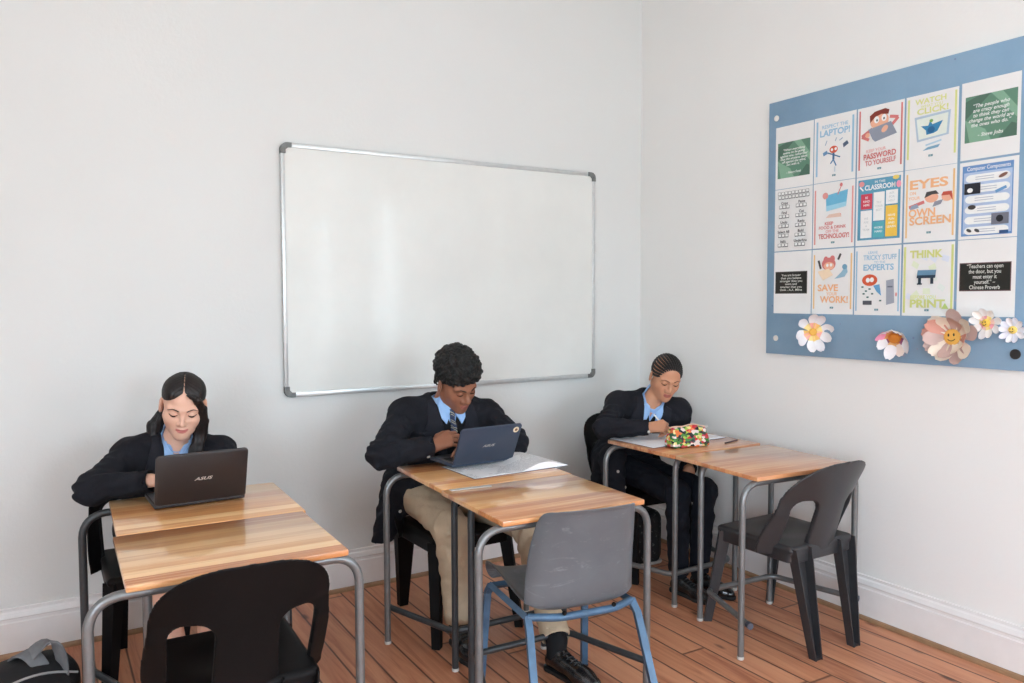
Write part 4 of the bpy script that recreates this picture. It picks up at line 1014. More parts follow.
bm = new(); add_tube(bm, [(-0.12+0.02*k, -0.142-0.004*math.sin(k*0.5), 0.115+0.03*math.sin(PI*k/12)) for k in range(13)], 0.004, 8); obj('piping', bm, M_pipe, bp_)
bm = new(); add_tube(bm, [(-0.13+0.022*k, -0.10-0.015*math.sin(PI*k/12), 0.170+0.035*math.sin(PI*k/12)) for k in range(13)], 0.004, 8); obj('piping', bm, M_pipe, bp_)
def mk_fleck():
    t = NT('black_nylon_with_grey_flecks'); v = t.coord()
    f = t.noise(46, 3, 0.7, v)
    t.l(t.ramp(f, [(0.60, rgb(26, 26, 28)), (0.66, rgb(112, 112, 108))]), t.b.inputs['Base Color']); t.set(Roughness=0.7); return t.m
b2 = thing('bag', 'dark bag with grey flecks and white bottom edge under the pupil with braids', 'bag', (-0.385, -0.43, 0), rad(-4))
g = SDF((-0.2, -0.16, -0.02), (0.2, 0.16, 0.34), 0.006)
g.box((0, 0, 0.145), (0.13, 0.085, 0.143), None, 0.055); g.box((0, -0.075, 0.10), (0.09, 0.03, 0.08), None, 0.025, 0.02)
sdf_obj('bag_body', g, mk_fleck(), b2, smooth_it=1)
bm = new(); add_tube(bm, fillet([(-0.125, -0.02, 0.012), (-0.11, -0.085, 0.012), (0.11, -0.085, 0.012), (0.125, -0.02, 0.012)], 0.04), 0.009, 10); obj('bottom_edge', bm, ink(206, 196, 190), b2)
bm = new(); ribbon(bm, arc((-0.05, 0, 0.28), (0.05, 0, 0.28), (0, 0, 0.07)), (0, 1, 0), 0.03); obj('carry_handle', bm, M_bag, b2)
# ================================================================== people
def V3(*a): return np.array(a, float)
def nrm(v): v = np.array(v, float); return v/np.linalg.norm(v)
def frame_from(fwd, up):
    F = nrm(fwd); U = np.array(up, float); U = nrm(U-F*(U@F)); R = np.cross(F, U); return np.stack([R, F, U], 1)   # columns: own right, forward, up
def rotv(v, ax, deg):
    return np.array(Quaternion(Vector(ax), rad(deg)) @ Vector(v))
def mk_skin(name, spec=0.35, rough=0.48):
    t = NT(name); at = t.n('ShaderNodeAttribute'); at.attribute_name = 'Col'
    f = t.noise(60, 4, 0.6, t.coord())
    t.l(t.mix(t.math('MULTIPLY', f, 0.12), at.outputs['Color'], rgb(150, 90, 70)), t.b.inputs['Base Color'])
    t.set(Roughness=rough); t.b.inputs['Specular IOR Level'].default_value = spec
    t.b.inputs['Subsurface Weight'].default_value = 0.08; t.b.inputs['Subsurface Radius'].default_value = (0.012, 0.005, 0.003); t.b.inputs['Subsurface Scale'].default_value = 0.5
    return t.m
def mk_hair(name, c, scale=240, rough=0.45, stretch=(1, 1, 0.15), st=0.5):
    t = NT(name); v = t.coord(stretch); f = t.noise(scale, 3, 0.6, v)
    t.l(t.ramp(f, [(0.3, tuple(x*0.6 for x in c[:3])+(1,)), (0.7, tuple(min(1, x*1.5) for x in c[:3])+(1,))]), t.b.inputs['Base Color'])
    t.set(Roughness=rough); t.b.inputs['Specular IOR Level'].default_value = 0.4; t.bump(f, st, 0.003); return t.m
M_skin = mk_skin('skin')
M_blazer = fabric('navy_blazer_wool', rgb(25, 25, 31), 0.9, var=0.2, fold=0.5)
M_lapel = fabric('navy_lapel_wool', rgb(31, 31, 38), 0.85, var=0.1, fold=0.10)
M_pull = fabric('black_knit', rgb(17, 17, 20), 0.9, weave=700, var=0.1, fold=0.2)
M_navyk = fabric('navy_knit', rgb(28, 42, 84), 0.9, weave=700, var=0.1, fold=0.2)
M_shirt = fabric('sky_blue_cotton', rgb(150, 184, 226), 0.75, var=0.04, fold=0.12)
M_khaki = fabric('khaki_twill', rgb(186, 165, 139), 0.8, weave=1100, var=0.06, fold=0.45)
M_navytr = fabric('navy_trouser_cloth', rgb(19, 21, 30), 0.85, var=0.12, fold=0.35)
M_skirt2 = fabric('black_skirt_cloth', rgb(26, 26, 30), 0.85, var=0.12, fold=0.35)
M_sock = fabric('black_sock_knit', rgb(24, 24, 26), 0.9, fold=0.25)
M_shoe = plain('polished_black_leather', rgb(24, 23, 24), 0.25, coat=0.4, var=0.1, nscale=40)
M_sole = plain('black_rubber_sole', rgb(22, 21, 21), 0.6)
M_lace = plain('black_shoelace', rgb(40, 40, 42), 0.7)
M_button = plain('silver_button', rgb(206, 204, 198), 0.3, metal=0.4)
M_tie = None
def mk_tie():
    t = NT('striped_tie'); v = t.coord()
    w = t.n('ShaderNodeTexWave'); w.inputs['Scale'].default_value = 16; w.bands_direction = 'DIAGONAL'; t.l(v, w.inputs['Vector'])
    c = t.ramp(w.outputs['Fac'], [(0.62, rgb(30, 44, 78)), (0.70, rgb(206, 204, 196)), (0.80, rgb(206, 190, 120)), (0.90, rgb(30, 44, 78))])
    t.l(c, t.b.inputs['Base Color']); t.set(Roughness=0.6); return t.m
M_tie = mk_tie()

def head_prims(g, H, Fm, s, style):
    """sculpt a head about H (eye level, mid skull); Fm columns = right, forward, up"""
    P = lambda x, y, z: H+Fm @ (np.array([x, y, z])*s)
    fw = style.get('w', 1.0)
    g.ell(P(0, -0.008, 0.030), np.array([0.073*fw, 0.093, 0.083])*s, Fm, 0.0)
    g.ell(P(0, 0.026, -0.030), np.array([0.060*fw, 0.062, 0.076])*s, Fm, 0.025*s)
    for q in (-1, 1):
        g.cone(P(q*0.050*fw, 0.000, -0.050), P(q*0.014, 0.066, -0.096), 0.020*s, 0.016*s, 0.030*s)          # jaw
        g.ball(P(q*0.036*fw, 0.048, -0.030), 0.026*s, 0.030*s)                                            # cheek
        g.cone(P(q*0.046*fw, 0.064, 0.016), P(q*0.010, 0.080, 0.013), 0.010*s, 0.010*s, 0.014*s)           # brow
    g.ball(P(0, 0.074, -0.098), 0.016*s, 0.016*s)
    for q in (-1, 1): g.ball(P(q*0.031*fw, 0.090, -0.004), 0.015*s, 0.012*s, 's')
    for q in (-1, 1): g.ball(P(q*0.0315*fw, 0.0705, -0.004), 0.0145*s, 0.004*s)                              # lidded eyes
    nw = style.get('nose', 1.0)
    g.cone(P(0, 0.082, 0.006), P(0, 0.101, -0.030), 0.0065*s, 0.0090*s*nw, 0.010*s)
    g.ball(P(0, 0.1025, -0.034), 0.0108*s*nw, 0.006*s)
    for q in (-1, 1):
        g.ball(P(q*0.0125*nw, 0.092, -0.0385), 0.0085*s*nw, 0.006*s)
        g.ball(P(q*0.006*nw, 0.099, -0.0465), 0.0035*s, 0.003*s, 's')
    lp = style.get('lips', 1.0)
    g.ell(P(0, 0.072, -0.068), np.array([0.030, 0.016, 0.022])*s, Fm, 0.020*s)
    g.cone(P(-0.015, 0.0825, -0.064), P(0.015, 0.0825, -0.064), 0.0060*s*lp, 0.0060*s*lp, 0.009*s)
    g.cone(P(-0.006, 0.0895, -0.0625), P(0.006, 0.0895, -0.0625), 0.0055*s*lp, 0.0055*s*lp, 0.006*s)
    g.cone(P(-0.011, 0.0845, -0.0745), P(0.011, 0.0845, -0.0745), 0.0072*s*lp, 0.0072*s*lp, 0.006*s)
    g.cone(P(-0.017, 0.0895, -0.0685), P(0.017, 0.0895, -0.0685), 0.0020*s, 0.0020*s, 0.003*s, 's')
    for q in (-1, 1):
        R = Fm @ np.array(Matrix.Rotation(rad(q*-22), 3, 'Z'))
        g.ell(P(q*0.078*fw, -0.012, -0.012), np.array([0.008, 0.019, 0.032])*s, R, 0.006*s)
        g.ell(P(q*0.087*fw, -0.008, -0.010), np.array([0.006, 0.011, 0.020])*s, R, 0.004*s, 's')
def st_w(st): return st.get('mouthw', 1.0)
def head_colors(V, C, H, Fm, s, sk, style):
    L = (V-H) @ Fm/s; x, y, z = L.T; fw = style.get('w', 1.0); ax = np.abs(x)
    face = (y > 0.03) & (ax < 0.075) & (z > -0.13) & (z < 0.1)
    lp = style.get('lips', 1.0); sm = lambda e0, e1, v: np.clip((v-e0)/(e1-e0), 0, 1)
    mw = 0.0225*st_w(style); lw = np.sqrt(np.clip(1-(ax/mw)**2, 0, 1)); cr = 0.0025*(ax/0.02)**2*style.get('smile', 0.5); zt = -0.0635+0.0050*lw*lp-0.0012*np.exp(-(x/0.004)**2)+cr; zb = -0.0680-0.0110*lw*lp+cr
    wl = face*(ax < mw)*(y > 0.070)*sm(0.0012, -0.0012, z-zt)*sm(-0.0012, 0.0012, z-zb)
    C = C*(1-wl[:, None])+np.array(style['lip'])*wl[:, None]
    ck = np.exp(-((ax-0.040)**2+(z+0.036)**2)/0.0004)*face
    C += ck[:, None]*np.array(style.get('blush', (0.03, 0.0, 0.0)))
    lid = np.exp(-((ax-0.0315*fw)**2/0.00022+(z-0.001)**2/0.00006))*face
    C *= (1-lid*(1-style.get('lid', 0.92)))[:, None]
    return C
def face_features(body, BV, BQ, H, Fm, s, st, base):
    """brows, lashes and the slit of the lowered eyes, each laid on the face"""
    near = np.linalg.norm(BV-(H+Fm[:, 1]*0.06*s), axis=1) < 0.10; fm = near[BQ].all(1); idx = np.unique(BQ[fm]); rm = -np.ones(len(BV), int); rm[idx] = np.arange(len(idx))
    bv = BVHTree.FromPolygons([tuple(p) for p in BV[idx]], [tuple(q) for q in rm[BQ[fm]]]); F = Vector(Fm[:, 1]); fw = st.get('w', 1.0)
    def on(x, z, off):
        o = Vector(H+Fm @ (V3(x, 0.2, z)*s)); h = bv.ray_cast(o, -F)
        return ((h[0]+h[1]*off) if h[0] is not None else Vector(H+Fm @ (V3(x, 0.08, z)*s)))-Vector(base)
    mb = bpy.data.materials.get('brow_%s' % st['key']) or mk_hair('brow_%s' % st['key'], tuple(st['brow'])+(1,), 300, 0.6, (1, 1, 1), 0.3)
    ml = plain('lash_%s' % st['key'], tuple(st['lash'])+(1,), 0.6, spec=0.1); mi_ = plain('iris_%s' % st['key'], (0.012, 0.008, 0.006, 1), 0.2); mw = plain('eye_white_%s' % st['key'], tuple(st['white'])+(1,), 0.3)
    for q in (-1, 1):
        bm = new(); P = []; R = []
        for k in range(13):
            t = k/12; x = (0.0125+0.041*t)*fw; z = 0.0135+0.0075*math.sin(PI*min(1, t*0.62+0.06))-0.0075*max(0, t-0.55)/0.45
            P.append(on(q*x, z+st.get('browz', 0), 0.0004)); R.append((0.0029*(1-0.65*max(0, t-0.3)/0.7)*min(1, 0.6+t*4))*st.get('browt', 1.0))
        add_tube(bm, P, R, 8); obj('eyebrow', bm, mb, body)
        line = lambda t: (q*(0.0175+0.0300*t)*fw, -0.0055-0.0030*math.sin(PI*t)+0.0022*t)
        low = lambda t: (q*(0.0190+0.0270*t)*fw, -0.0085-0.0065*math.sin(PI*t)*st.get('open_eye', 1.0)+0.0025*t)
        bm = new(); N = 12; A = [bm.verts.new(on(*line(k/N), 0.0006)) for k in range(N+1)]; Bq = [bm.verts.new(on(*low(k/N), 0.0004)) for k in range(N+1)]
        for k in range(N):
            f = bm.faces.new((A[k], A[k+1], Bq[k+1], Bq[k])); f.material_index = 1 if 3 <= k <= 8 else 0
        obj('eye', bm, [mw, mi_], body)
        bm = new(); add_tube(bm, [on(*line(k/N), 0.0009) for k in range(N+1)], [0.0011+0.0007*math.sin(PI*k/N) for k in range(N+1)], 8); obj('eyelashes', bm, ml, body)

def hand_prims(g, W, d, n, thumb, curls, s=1.0, th=None, spread=6.0, tcurl=0.0):
    d = nrm(d); n = np.array(n, float); n = nrm(n-d*(n@d)); lat = np.cross(d, n)*thumb
    W = np.array(W, float); kn = []
    for i, (l, a, w0) in enumerate(((0.082, 0.028, 0.013), (0.086, 0.009, 0.004), (0.081, -0.0105, -0.005), (0.072, -0.0285, -0.013))):
        K = W+(d*l+lat*a-n*(0.002 if i in (0, 3) else 0))*s; kn.append(K)
        g.cone(W+lat*w0*s+d*0.005*s, K, 0.0145*s, 0.0108*s, 0.012*s)
    seg = [(0.040, 0.024, 0.020), (0.044, 0.028, 0.021), (0.041, 0.026, 0.020), (0.032, 0.020, 0.018)]
    rr = [(0.0092, 0.0082, 0.0073, 0.0062), (0.0094, 0.0084, 0.0074, 0.0063), (0.0090, 0.0080, 0.0071, 0.0060), (0.0080, 0.0070, 0.0062, 0.0054)]
    tips = []
    for i, K in enumerate(kn):
        a = 0.0; p = K; sp = (1.5-i)*spread
        base = rotv(d, n, -thumb*sp)
        for j in range(3):
            a += curls[i][j]; dirv = base*math.cos(rad(a))-n*math.sin(rad(a)); q = p+dirv*seg[i][j]*s
            g.cone(p, q, rr[i][j]*s, rr[i][j+1]*s, 0.0045*s if j == 0 else 0.002*s); p = q
        tips.append(p)
    T = th or ((0.70, 0.62, -0.30), (0.25, 0.90, -0.30), (0.02, 0.95, -0.35))
    p = W+(d*0.018+lat*0.018-n*0.006)*s; R = (0.0135, 0.0112, 0.0096, 0.0072); LN = (0.044, 0.032, 0.027)
    for j in range(3):
        v = nrm(lat*T[j][0]+d*T[j][1]+n*T[j][2]); q = p+v*LN[j]*s
        g.cone(p, q, R[j]*s, R[j+1]*s, 0.010*s if j == 0 else 0.003*s); p = q
    tips.append(p); return tips

def shoe(parent, base, heel, toe, s=1.0, name='shoe'):
    heel = np.array(heel, float); toe = np.array(toe, float); L = np.linalg.norm(toe-heel); d = nrm(toe-heel); lat = np.cross(d, [0, 0, 1]); up = V3(0, 0, 1)
    P = lambda u, v, z: heel+d*(u*L)+lat*v*s+up*z*s
    lo = np.minimum(heel, toe)-0.09; hi = np.maximum(heel, toe)+0.09; lo[2] = -0.02; hi[2] = 0.16
    g = SDF(lo, hi, 0.0035)
    g.cone(P(0.10, 0, 0.042), P(0.34, 0, 0.050), 0.030*s, 0.032*s); g.cone(P(0.30, 0, 0.050), P(0.72, 0, 0.030), 0.034*s, 0.036*s, 0.02)
    g.cone(P(0.66, 0, 0.030), P(0.88, -0.004, 0.024), 0.038*s, 0.026*s, 0.02); g.cone(P(0.15, 0, 0.05), P(0.20, 0, 0.088), 0.030*s, 0.031*s, 0.02)
    g.fn(lo+0.06, hi-0.06, lambda X, Y, Z: (Z-0.012)+0*X+0*Y, 0.004, 's')
    g.fn(lo+0.06, hi-0.06, lambda X, Y, Z: (0.096*s-Z)+0*X+0*Y, 0.004, 's')
    up_o, V, Q = sdf_obj(name, g, M_shoe, parent, base, smooth_it=1)
    g = SDF(lo, hi, 0.0035)
    for a, b, ra, rb in ((0.09, 0.34, 0.034, 0.032), (0.34, 0.70, 0.032, 0.042), (0.70, 0.90, 0.042, 0.030)):
        g.cone(P(a, 0, 0.012), P(b, 0, 0.012), ra*s, rb*s, 0.01)
    g.fn(lo+0.06, hi-0.06, lambda X, Y, Z: np.maximum(Z-0.018, 0.001-Z)+0*X+0*Y, 0, 'i')
    A = g.F; sdf_obj('sole', g, M_sole, up_o, base)
    bm = new()
    bv = BVHTree.FromPolygons([tuple(p) for p in V], [tuple(q) for q in Q])
    for k in range(4):
        u = 0.36+0.075*k; pts = []
        for j in range(9):
            v = (-1+2*j/8)*0.017; o = P(u+0.012*(j % 2), v, 0.15); h = bv.ray_cast(Vector(o), Vector((0, 0, -1)))
            if h[0] is not None: pts.append(h[0]+h[1]*0.0015-Vector(base))
        if len(pts) > 3: add_tube(bm, pts, 0.0022, 6)
    if len(bm.verts): obj('shoelace', bm, M_lace, up_o)
    else: bm.free()

def patch(bm, bvh, corners, orig, ax, off, th, base, nu=10, nv=8, edge_round=True, bulge=0.0, hitoff=0.17):
    """a cloth flap laid over a garment: corners (u,v) in the chest frame, dropped along -forward onto bvh"""
    R, F, U = ax; a, b, c, d = [np.array(p, float) for p in corners]; top = []; bot = []
    for i in range(nu+1):
        rt_, rb_ = [], []
        for j in range(nv+1):
            s_, t_ = i/nu, j/nv; p = a*(1-s_)*(1-t_)+b*s_*(1-t_)+c*s_*t_+d*(1-s_)*t_
            o = orig+R*p[0]+U*p[1]+F*hitoff; h = bvh.ray_cast(Vector(o), Vector(-F))
            if h[0] is None: q = np.array(o)-F*hitoff
            else: q = np.array(h[0])
            lift = off+bulge*math.sin(PI*s_)*0.5+bulge*t_
            q = q+F*lift; rt_.append(bm.verts.new(q-base)); rb_.append(bm.verts.new(q-F*(th+off)-base))
        top.append(rt_); bot.append(rb_)
    for i in range(nu):
        for j in range(nv):
            bm.faces.new((top[i][j], top[i+1][j], top[i+1][j+1], top[i][j+1])); bm.faces.new((bot[i][j+1], bot[i+1][j+1], bot[i+1][j], bot[i][j]))
    ring = [(i, 0) for i in range(nu+1)]+[(nu, j) for j in range(1, nv+1)]+[(i, nv) for i in range(nu-1, -1, -1)]+[(0, j) for j in range(nv-1, -1, -1)]
    for (i0, j0), (i1, j1) in zip(ring[:-1], ring[1:]): bm.faces.new((top[i0][j0], bot[i0][j0], bot[i1][j1], top[i1][j1]))

def person(sp):
    J = {k: np.array(v, float) for k, v in sp['J'].items()}; s = sp.get('s', 1.0)
    base = np.array(sp['base'], float)
    root = thing('person', sp['label'], 'person', tuple(base))
    H = J['head']; Fm = frame_from(sp['face'], sp.get('faceup', (0, 0, 1))); hs = sp.get('hs', 1.0)
    lat = nrm(J['shR']-J['shL']); up = nrm(J['neck']-J['hipC']); fwd = nrm(np.cross(up, lat)); lat = np.cross(fwd, up)
    T3 = np.stack([lat, fwd, up], 1)
    allp = np.stack([v for v in J.values()]); lo = allp.min(0)-0.17; hi = allp.max(0)+0.17
    hipR, hipL = J['hipC']+lat*0.085*s, J['hipC']-lat*0.085*s
    chest = J['hipC']*0.36+J['neck']*0.64; waist = J['hipC']*0.70+J['neck']*0.30; ub = J['hipC']*0.14+J['neck']*0.86
    tl = np.linalg.norm(J['neck']-J['hipC'])
    def torso(g, ex, k=0.05, wr=None):
        g.ell(J['hipC']+up*0.02, np.array([0.155, 0.115, 0.13])*s+ex, T3, 0.0, wr=wr)
        g.ell(waist, np.array([0.132, 0.098, tl*0.30])*s+ex, T3, k, wr=wr)
        g.ell(chest+fwd*0.005, np.array([0.148, 0.108, tl*0.30])*s+ex, T3, k, wr=wr)
        g.ell(ub-up*0.02, np.array([0.150, 0.088, 0.085])*s+ex, T3, k, wr=wr)
        for q in ('R', 'L'):
            shj = J['sh'+q]; g.cone(J['neck']-up*0.03, shj-up*0.005, 0.050*s+ex, 0.052*s+ex, 0.04, wr=wr)
    # ---------------- skin: one continuous body
    g = SDF(lo, hi, sp.get('res', 0.003))
    torso(g, -0.012)
    g.cone(J['neck']-up*0.03, J['neck']+(H-J['neck'])*0.20, 0.056*s*sp.get('neckw', 1), 0.050*s*sp.get('neckw', 1), 0.03)
    g.cone(J['neck'], H+Fm @ (V3(0, -0.018, -0.055)*hs), 0.051*s*sp.get('neckw', 1), 0.050*s*sp.get('neckw', 1), 0.03)
    head_prims(g, H, Fm, hs, sp)
    tips = {}
    for q in ('R', 'L'):
        el, wr_ = J['el'+q], J['wr'+q]; hd = sp['hand'+q]
        g.cone(J['sh'+q], el, 0.046*s, 0.038*s, 0.02); g.cone(el, wr_, 0.037*s, 0.026*s, 0.015)
        tips[q] = hand_prims(g, wr_, hd['d'], hd['n'], hd['t'], hd['c'], sp.get('hands', 0.95), hd.get('th'), hd.get('sp', 6.0))
        hp = hipR if q == 'R' else hipL
        g.cone(hp, J['knee'+q], 0.074*s, 0.050*s, 0.03); g.cone(J['knee'+q], J['an'+q], 0.049*s, 0.034*s, 0.012)
        g.ball(J['knee'+q]*0.62+J['an'+q]*0.38, 0.043*s, 0.02)
        tq = J['toe'+q]; dq = nrm(V3(tq[0]-J['an'+q][0], tq[1]-J['an'+q][1], 0)); aq = V3(J['an'+q][0], J['an'+q][1], 0.05)
        g.cone(J['an'+q], aq, 0.030*s, 0.024*s, 0.01); g.cone(aq, V3(aq[0], aq[1], 0.034)+dq*0.13, 0.024*s, 0.018*s, 0.01)
    sk = np.array(sp['skin'])
    def colf(V):
        C = np.tile(sk, (len(V), 1)).astype(float)
        C = head_colors(V, C, H, Fm, hs, sk, sp)
        if 'nails' in sp:
            for q in ('R', 'L'):
                for tp in tips[q]: C[np.linalg.norm(V-tp, axis=1) < 0.0075] = sp['nails']
        return np.clip(C, 0, 1)
    body, BV, BQ = sdf_obj('body', g, M_skin, root, base, colf)
    face_features(body, BV, BQ, H, Fm, hs, sp, base)
    # ---------------- shirt and pullover
    no = J['neck']
    def chestcut(g, hw0, hw1, v0, k=0.004, depth=0.0):
        def f(X, Y, Z):
            px, py, pz = X-no[0], Y-no[1], Z-no[2]
            u = px*lat[0]+py*lat[1]+pz*lat[2]; v = px*up[0]+py*up[1]+pz*up[2]; w = px*fwd[0]+py*fwd[1]+pz*fwd[2]
            t = np.clip((v-v0)/(0.06-v0), 0, 1); hw = hw0+(hw1-hw0)*t
            return np.maximum(np.maximum(np.abs(u)-hw, v0-v), depth-w)
        g.fn(no-0.35, no+0.20, f, k, 's')
    def neckhole(g, r, off=0.0):
        a = no-up*0.01; b = no+up*0.12; g.cone(a+fwd*off, b+fwd*(off+0.02), r, r*1.25, 0.006, 's')
    clo = J['neck']-0.36; chi = J['neck']+0.30; clo[2] = J['hipC'][2]+0.05
    chi = np.maximum(chi, np.maximum(J['shR'], J['shL'])+0.12); clo[:2] = np.minimum(clo[:2], np.minimum(J['shR'], J['shL'])[:2]-0.12)
    g = SDF(clo, chi, 0.0045); torso(g, 0.0)
    g.cone(no-up*0.04, no+(H-no)*0.28+up*0.015, 0.061*s, 0.058*s, 0.03); neckhole(g, 0.050*s, 0.0)
    if sp.get('open'): chestcut(g, 0.0, 0.034*s, -sp['open'], 0.004, 0.02)
    shirt, SV, SQ = sdf_obj('shirt', g, sp.get('mshirt', M_shirt), root, base, smooth_it=1)
    g = SDF(clo, chi, 0.0045); torso(g, 0.007); neckhole(g, 0.064*s, 0.0); chestcut(g, 0.0, 0.058*s, sp.get('pullv', -0.10))
    pull, PV, PQ = sdf_obj('pullover', g, sp['mpull'], root, base, smooth_it=4)
    # ---------------- blazer
    wk = lambda X, Y, Z: 0.0032*np.sin(X*61+3*np.sin(Z*37))*np.sin(Z*48+2.5*np.sin(Y*41))+0.0022*np.sin(Y*95+X*60+Z*35)
    blo = lo.copy(); blo[2] = sp.get('blz', J['hipC'][2]-0.18); bhi = hi.copy(); bhi[2] = J['neck'][2]+0.14
    g = SDF(blo, bhi, 0.005)
    torso(g, 0.019, wr=wk)
    for q in ('R', 'L'):
        shj, el, w_ = J['sh'+q], J['el'+q], J['wr'+q]; se = sp.get('sleeve', 1.0)
        g.ball(shj, 0.060*s, 0.03)
        fold = lambda X, Y, Z, el=el: 0.0055*np.sin(150*np.sqrt((X-el[0]-0.03)**2+(Y-el[1]-0.05)**2+(Z-el[2]-0.10)**2)+2*np.sin(X*40+Z*23))*np.exp(-(((X-el[0])**2+(Y-el[1])**2+(Z-el[2])**2)/0.018))
        def fold2(X, Y, Z, fold=fold): return fold(X, Y, Z)+wk(X, Y, Z)
        g.cone(shj, el, 0.060*s*se, 0.056*s*se, 0.03, wr=fold2)
        dd = nrm(w_-el); ce = w_+dd*0.004; L2 = np.linalg.norm(ce-el)
        a = el; r0, r1 = 0.056*s*se, 0.041*s*se
        def slv(X, Y, Z, a=a, dd=dd, L2=L2, r0=r0, r1=r1, fold2=fold2):
            px, py, pz = X-a[0], Y-a[1], Z-a[2]; t = px*dd[0]+py*dd[1]+pz*dd[2]; tc = np.clip(t, 0, L2+0.1)
            rad_ = np.sqrt((px-tc*dd[0])**2+(py-tc*dd[1])**2+(pz-tc*dd[2])**2); r = r0+(r1-r0)*np.clip(t/L2, 0, 1)
            d = rad_-r+fold2(X, Y, Z)*0.8; d = np.maximum(d, t-L2)
            inner = np.maximum(rad_-(r1-0.006), L2-0.025-t)
            return np.maximum(d, -inner)
        g.fn(np.minimum(el, ce)-0.07, np.maximum(el, ce)+0.07, slv, 0.02)
    for a, b, ra, rb in sp.get('tails', []): g.cone(a, b, ra, rb, 0.04, wr=wk)
    for q in (-1, 1): g.cone(no+up*0.012-fwd*0.012+lat*q*0.062*s, no-up*0.01+lat*q*0.115*s, 0.030*s, 0.040*s, 0.03, wr=wk)
    g.cone(no+up*0.012-fwd*0.055+lat*0.04*s, no+up*0.012-fwd*0.055-lat*0.04*s, 0.032*s, 0.032*s, 0.03, wr=wk)
    neckhole(g, 0.062*s, -0.004); chestcut(g, 0.006, sp.get('vw', 0.072)*s, sp.get('vv', -0.24), 0.004, 0.01)
    if sp.get('flatz'):                                                       # sleeves rest on the desk
        z0 = sp['flatz']; y0 = sp['flaty']; x0, x1 = sp['flatx']
        g.fn(V3(x0, y0-0.3, z0-0.06), V3(x1, y0, z0+0.02), lambda X, Y, Z: np.maximum(np.maximum(Z-z0, Y-y0), np.maximum(x0-X, X-x1)), 0.004, 's')
    blz, JV, JQ = sdf_obj('blazer', g, M_blazer, root, base, smooth_it=1)
    bj = BVHTree.FromPolygons([tuple(p) for p in JV], [tuple(q) for q in JQ])
    av = np.concatenate([JV, PV, SV]); aq = np.concatenate([JQ, PQ+len(JV), SQ+len(JV)+len(PV)])
    ball_ = BVHTree.FromPolygons([tuple(p) for p in av], [tuple(q) for q in aq])
    pv = np.concatenate([PV, SV]); pq = np.concatenate([PQ, SQ+len(PV)]); bp2 = BVHTree.FromPolygons([tuple(p) for p in pv], [tuple(q) for q in pq])
    ax = (lat, fwd, up); vw = sp.get('vw', 0.072)*s; vv = sp.get('vv', -0.24)
    for q in (-1, 1):
        bm = new()
        patch(bm, ball_, [(q*vw*0.98, 0.035), (q*(vw+0.030), 0.030), (q*(vw+0.052), -0.085), (q*(vw*0.66), -0.075)], no, ax, 0.007, 0.006, base, 10, 8, bulge=0.005)   # collar leaf
        obj('blazer_collar', bm, M_lapel, blz, angle=50)
        bm = new()
        patch(bm, ball_, [(q*vw*0.72, -0.060), (q*(vw+0.058), -0.098), (q*(vw*0.30+0.030), vv*0.72), (q*0.004, vv)], no, ax, 0.006, 0.006, base, 12, 8, bulge=0.006)
        obj('lapel', bm, M_lapel, blz, angle=50)
    # shirt collar: a stand and two pointed leaves
    bm = new(); cdir = nrm((H-no)*0.6+up*0.4)
    rings = []
    for h_, rr in ((-0.012, 0.066), (0.012, 0.0625), (0.030, 0.060), (0.0315, 0.0575), (0.012, 0.0595), (-0.012, 0.063)):
        c = no+cdir*h_; ring = []
        e1 = nrm(lat-cdir*(lat@cdir)); e2 = np.cross(cdir, e1)*-1
        if e2@fwd < 0: e2 = -e2
        for k in range(28):
            a = 2*PI*k/28; gap = 1.0; dip = -sp.get('dip', 0.020)*max(0, math.sin(a))**2*(1 if h_ > 0 else 0)
            ring.append(c+(e1*math.cos(a)*rr+e2*math.sin(a)*rr*1.02)*s+cdir*dip-base)
        rings.append(ring)
    add_loft(bm, rings, caps=False); col_ = obj('shirt_collar', bm, sp.get('mshirt', M_shirt), shirt)
    for q in (-1, 1):
        bm = new(); cl = sp.get('cleaf', 1.0)
        patch(bm, bp2, [(q*(0.004+sp.get('open', 0)*0.25), 0.000), (q*0.052*s, 0.036), (q*0.062*s, -0.030*cl), (q*0.034*s, -0.074*cl)], no, ax, 0.010, 0.004, base, 8, 8, bulge=0.004)
        obj('collar_leaf', bm, sp.get('mshirt', M_shirt), shirt, angle=50)
    if sp.get('tie'):
        bm = new(); patch(bm, bp2, [(-0.013, 0.000), (0.013, 0.000), (0.008, -0.036), (-0.008, -0.036)], no, ax, 0.011, 0.008, base, 6, 6, bulge=0.004); tk = obj('tie_knot', bm, M_tie, root, angle=50)
        bm = new(); patch(bm, bp2, [(-0.009, -0.034), (0.009, -0.034), (0.017, -0.12), (-0.017, -0.12)], no, ax, 0.006, 0.004, base, 6, 10, bulge=0.002); obj('tie_blade', bm, M_tie, root, angle=50)
    def button(p, nv, r=0.0075):
        bm = new(); M = frame_m((0, 0, 0), Vector(nv).orthogonal(), Vector(nv).cross(Vector(nv).orthogonal())); M.translation = Vector(p)-Vector(base)
        add_lathe(bm, [(r, 0), (r, 0.002), (r*0.8, 0.0035), (r*0.3, 0.003)], 14, M); obj('button', bm, M_button, blz)
    for o, d in sp.get('buttons', []):
        d = nrm(d); h = bj.ray_cast(Vector(np.array(o)-d*0.3), Vector(d))
        if h[0] is not None: button(h[0], h[1] if h[1].dot(Vector(d)) < 0 else -h[1])
    # ---------------- legs
    g = SDF(V3(lo[0], lo[1], 0.05), V3(hi[0], hi[1], J['hipC'][2]+0.16), 0.005); wr = lambda X, Y, Z: 0.003*np.sin(X*70+2*np.sin(Z*44))*np.sin(Z*60+Y*30)
    g.ell(J['hipC']+up*0.0, np.array([0.165, 0.125, 0.12])*s, T3, 0.0)
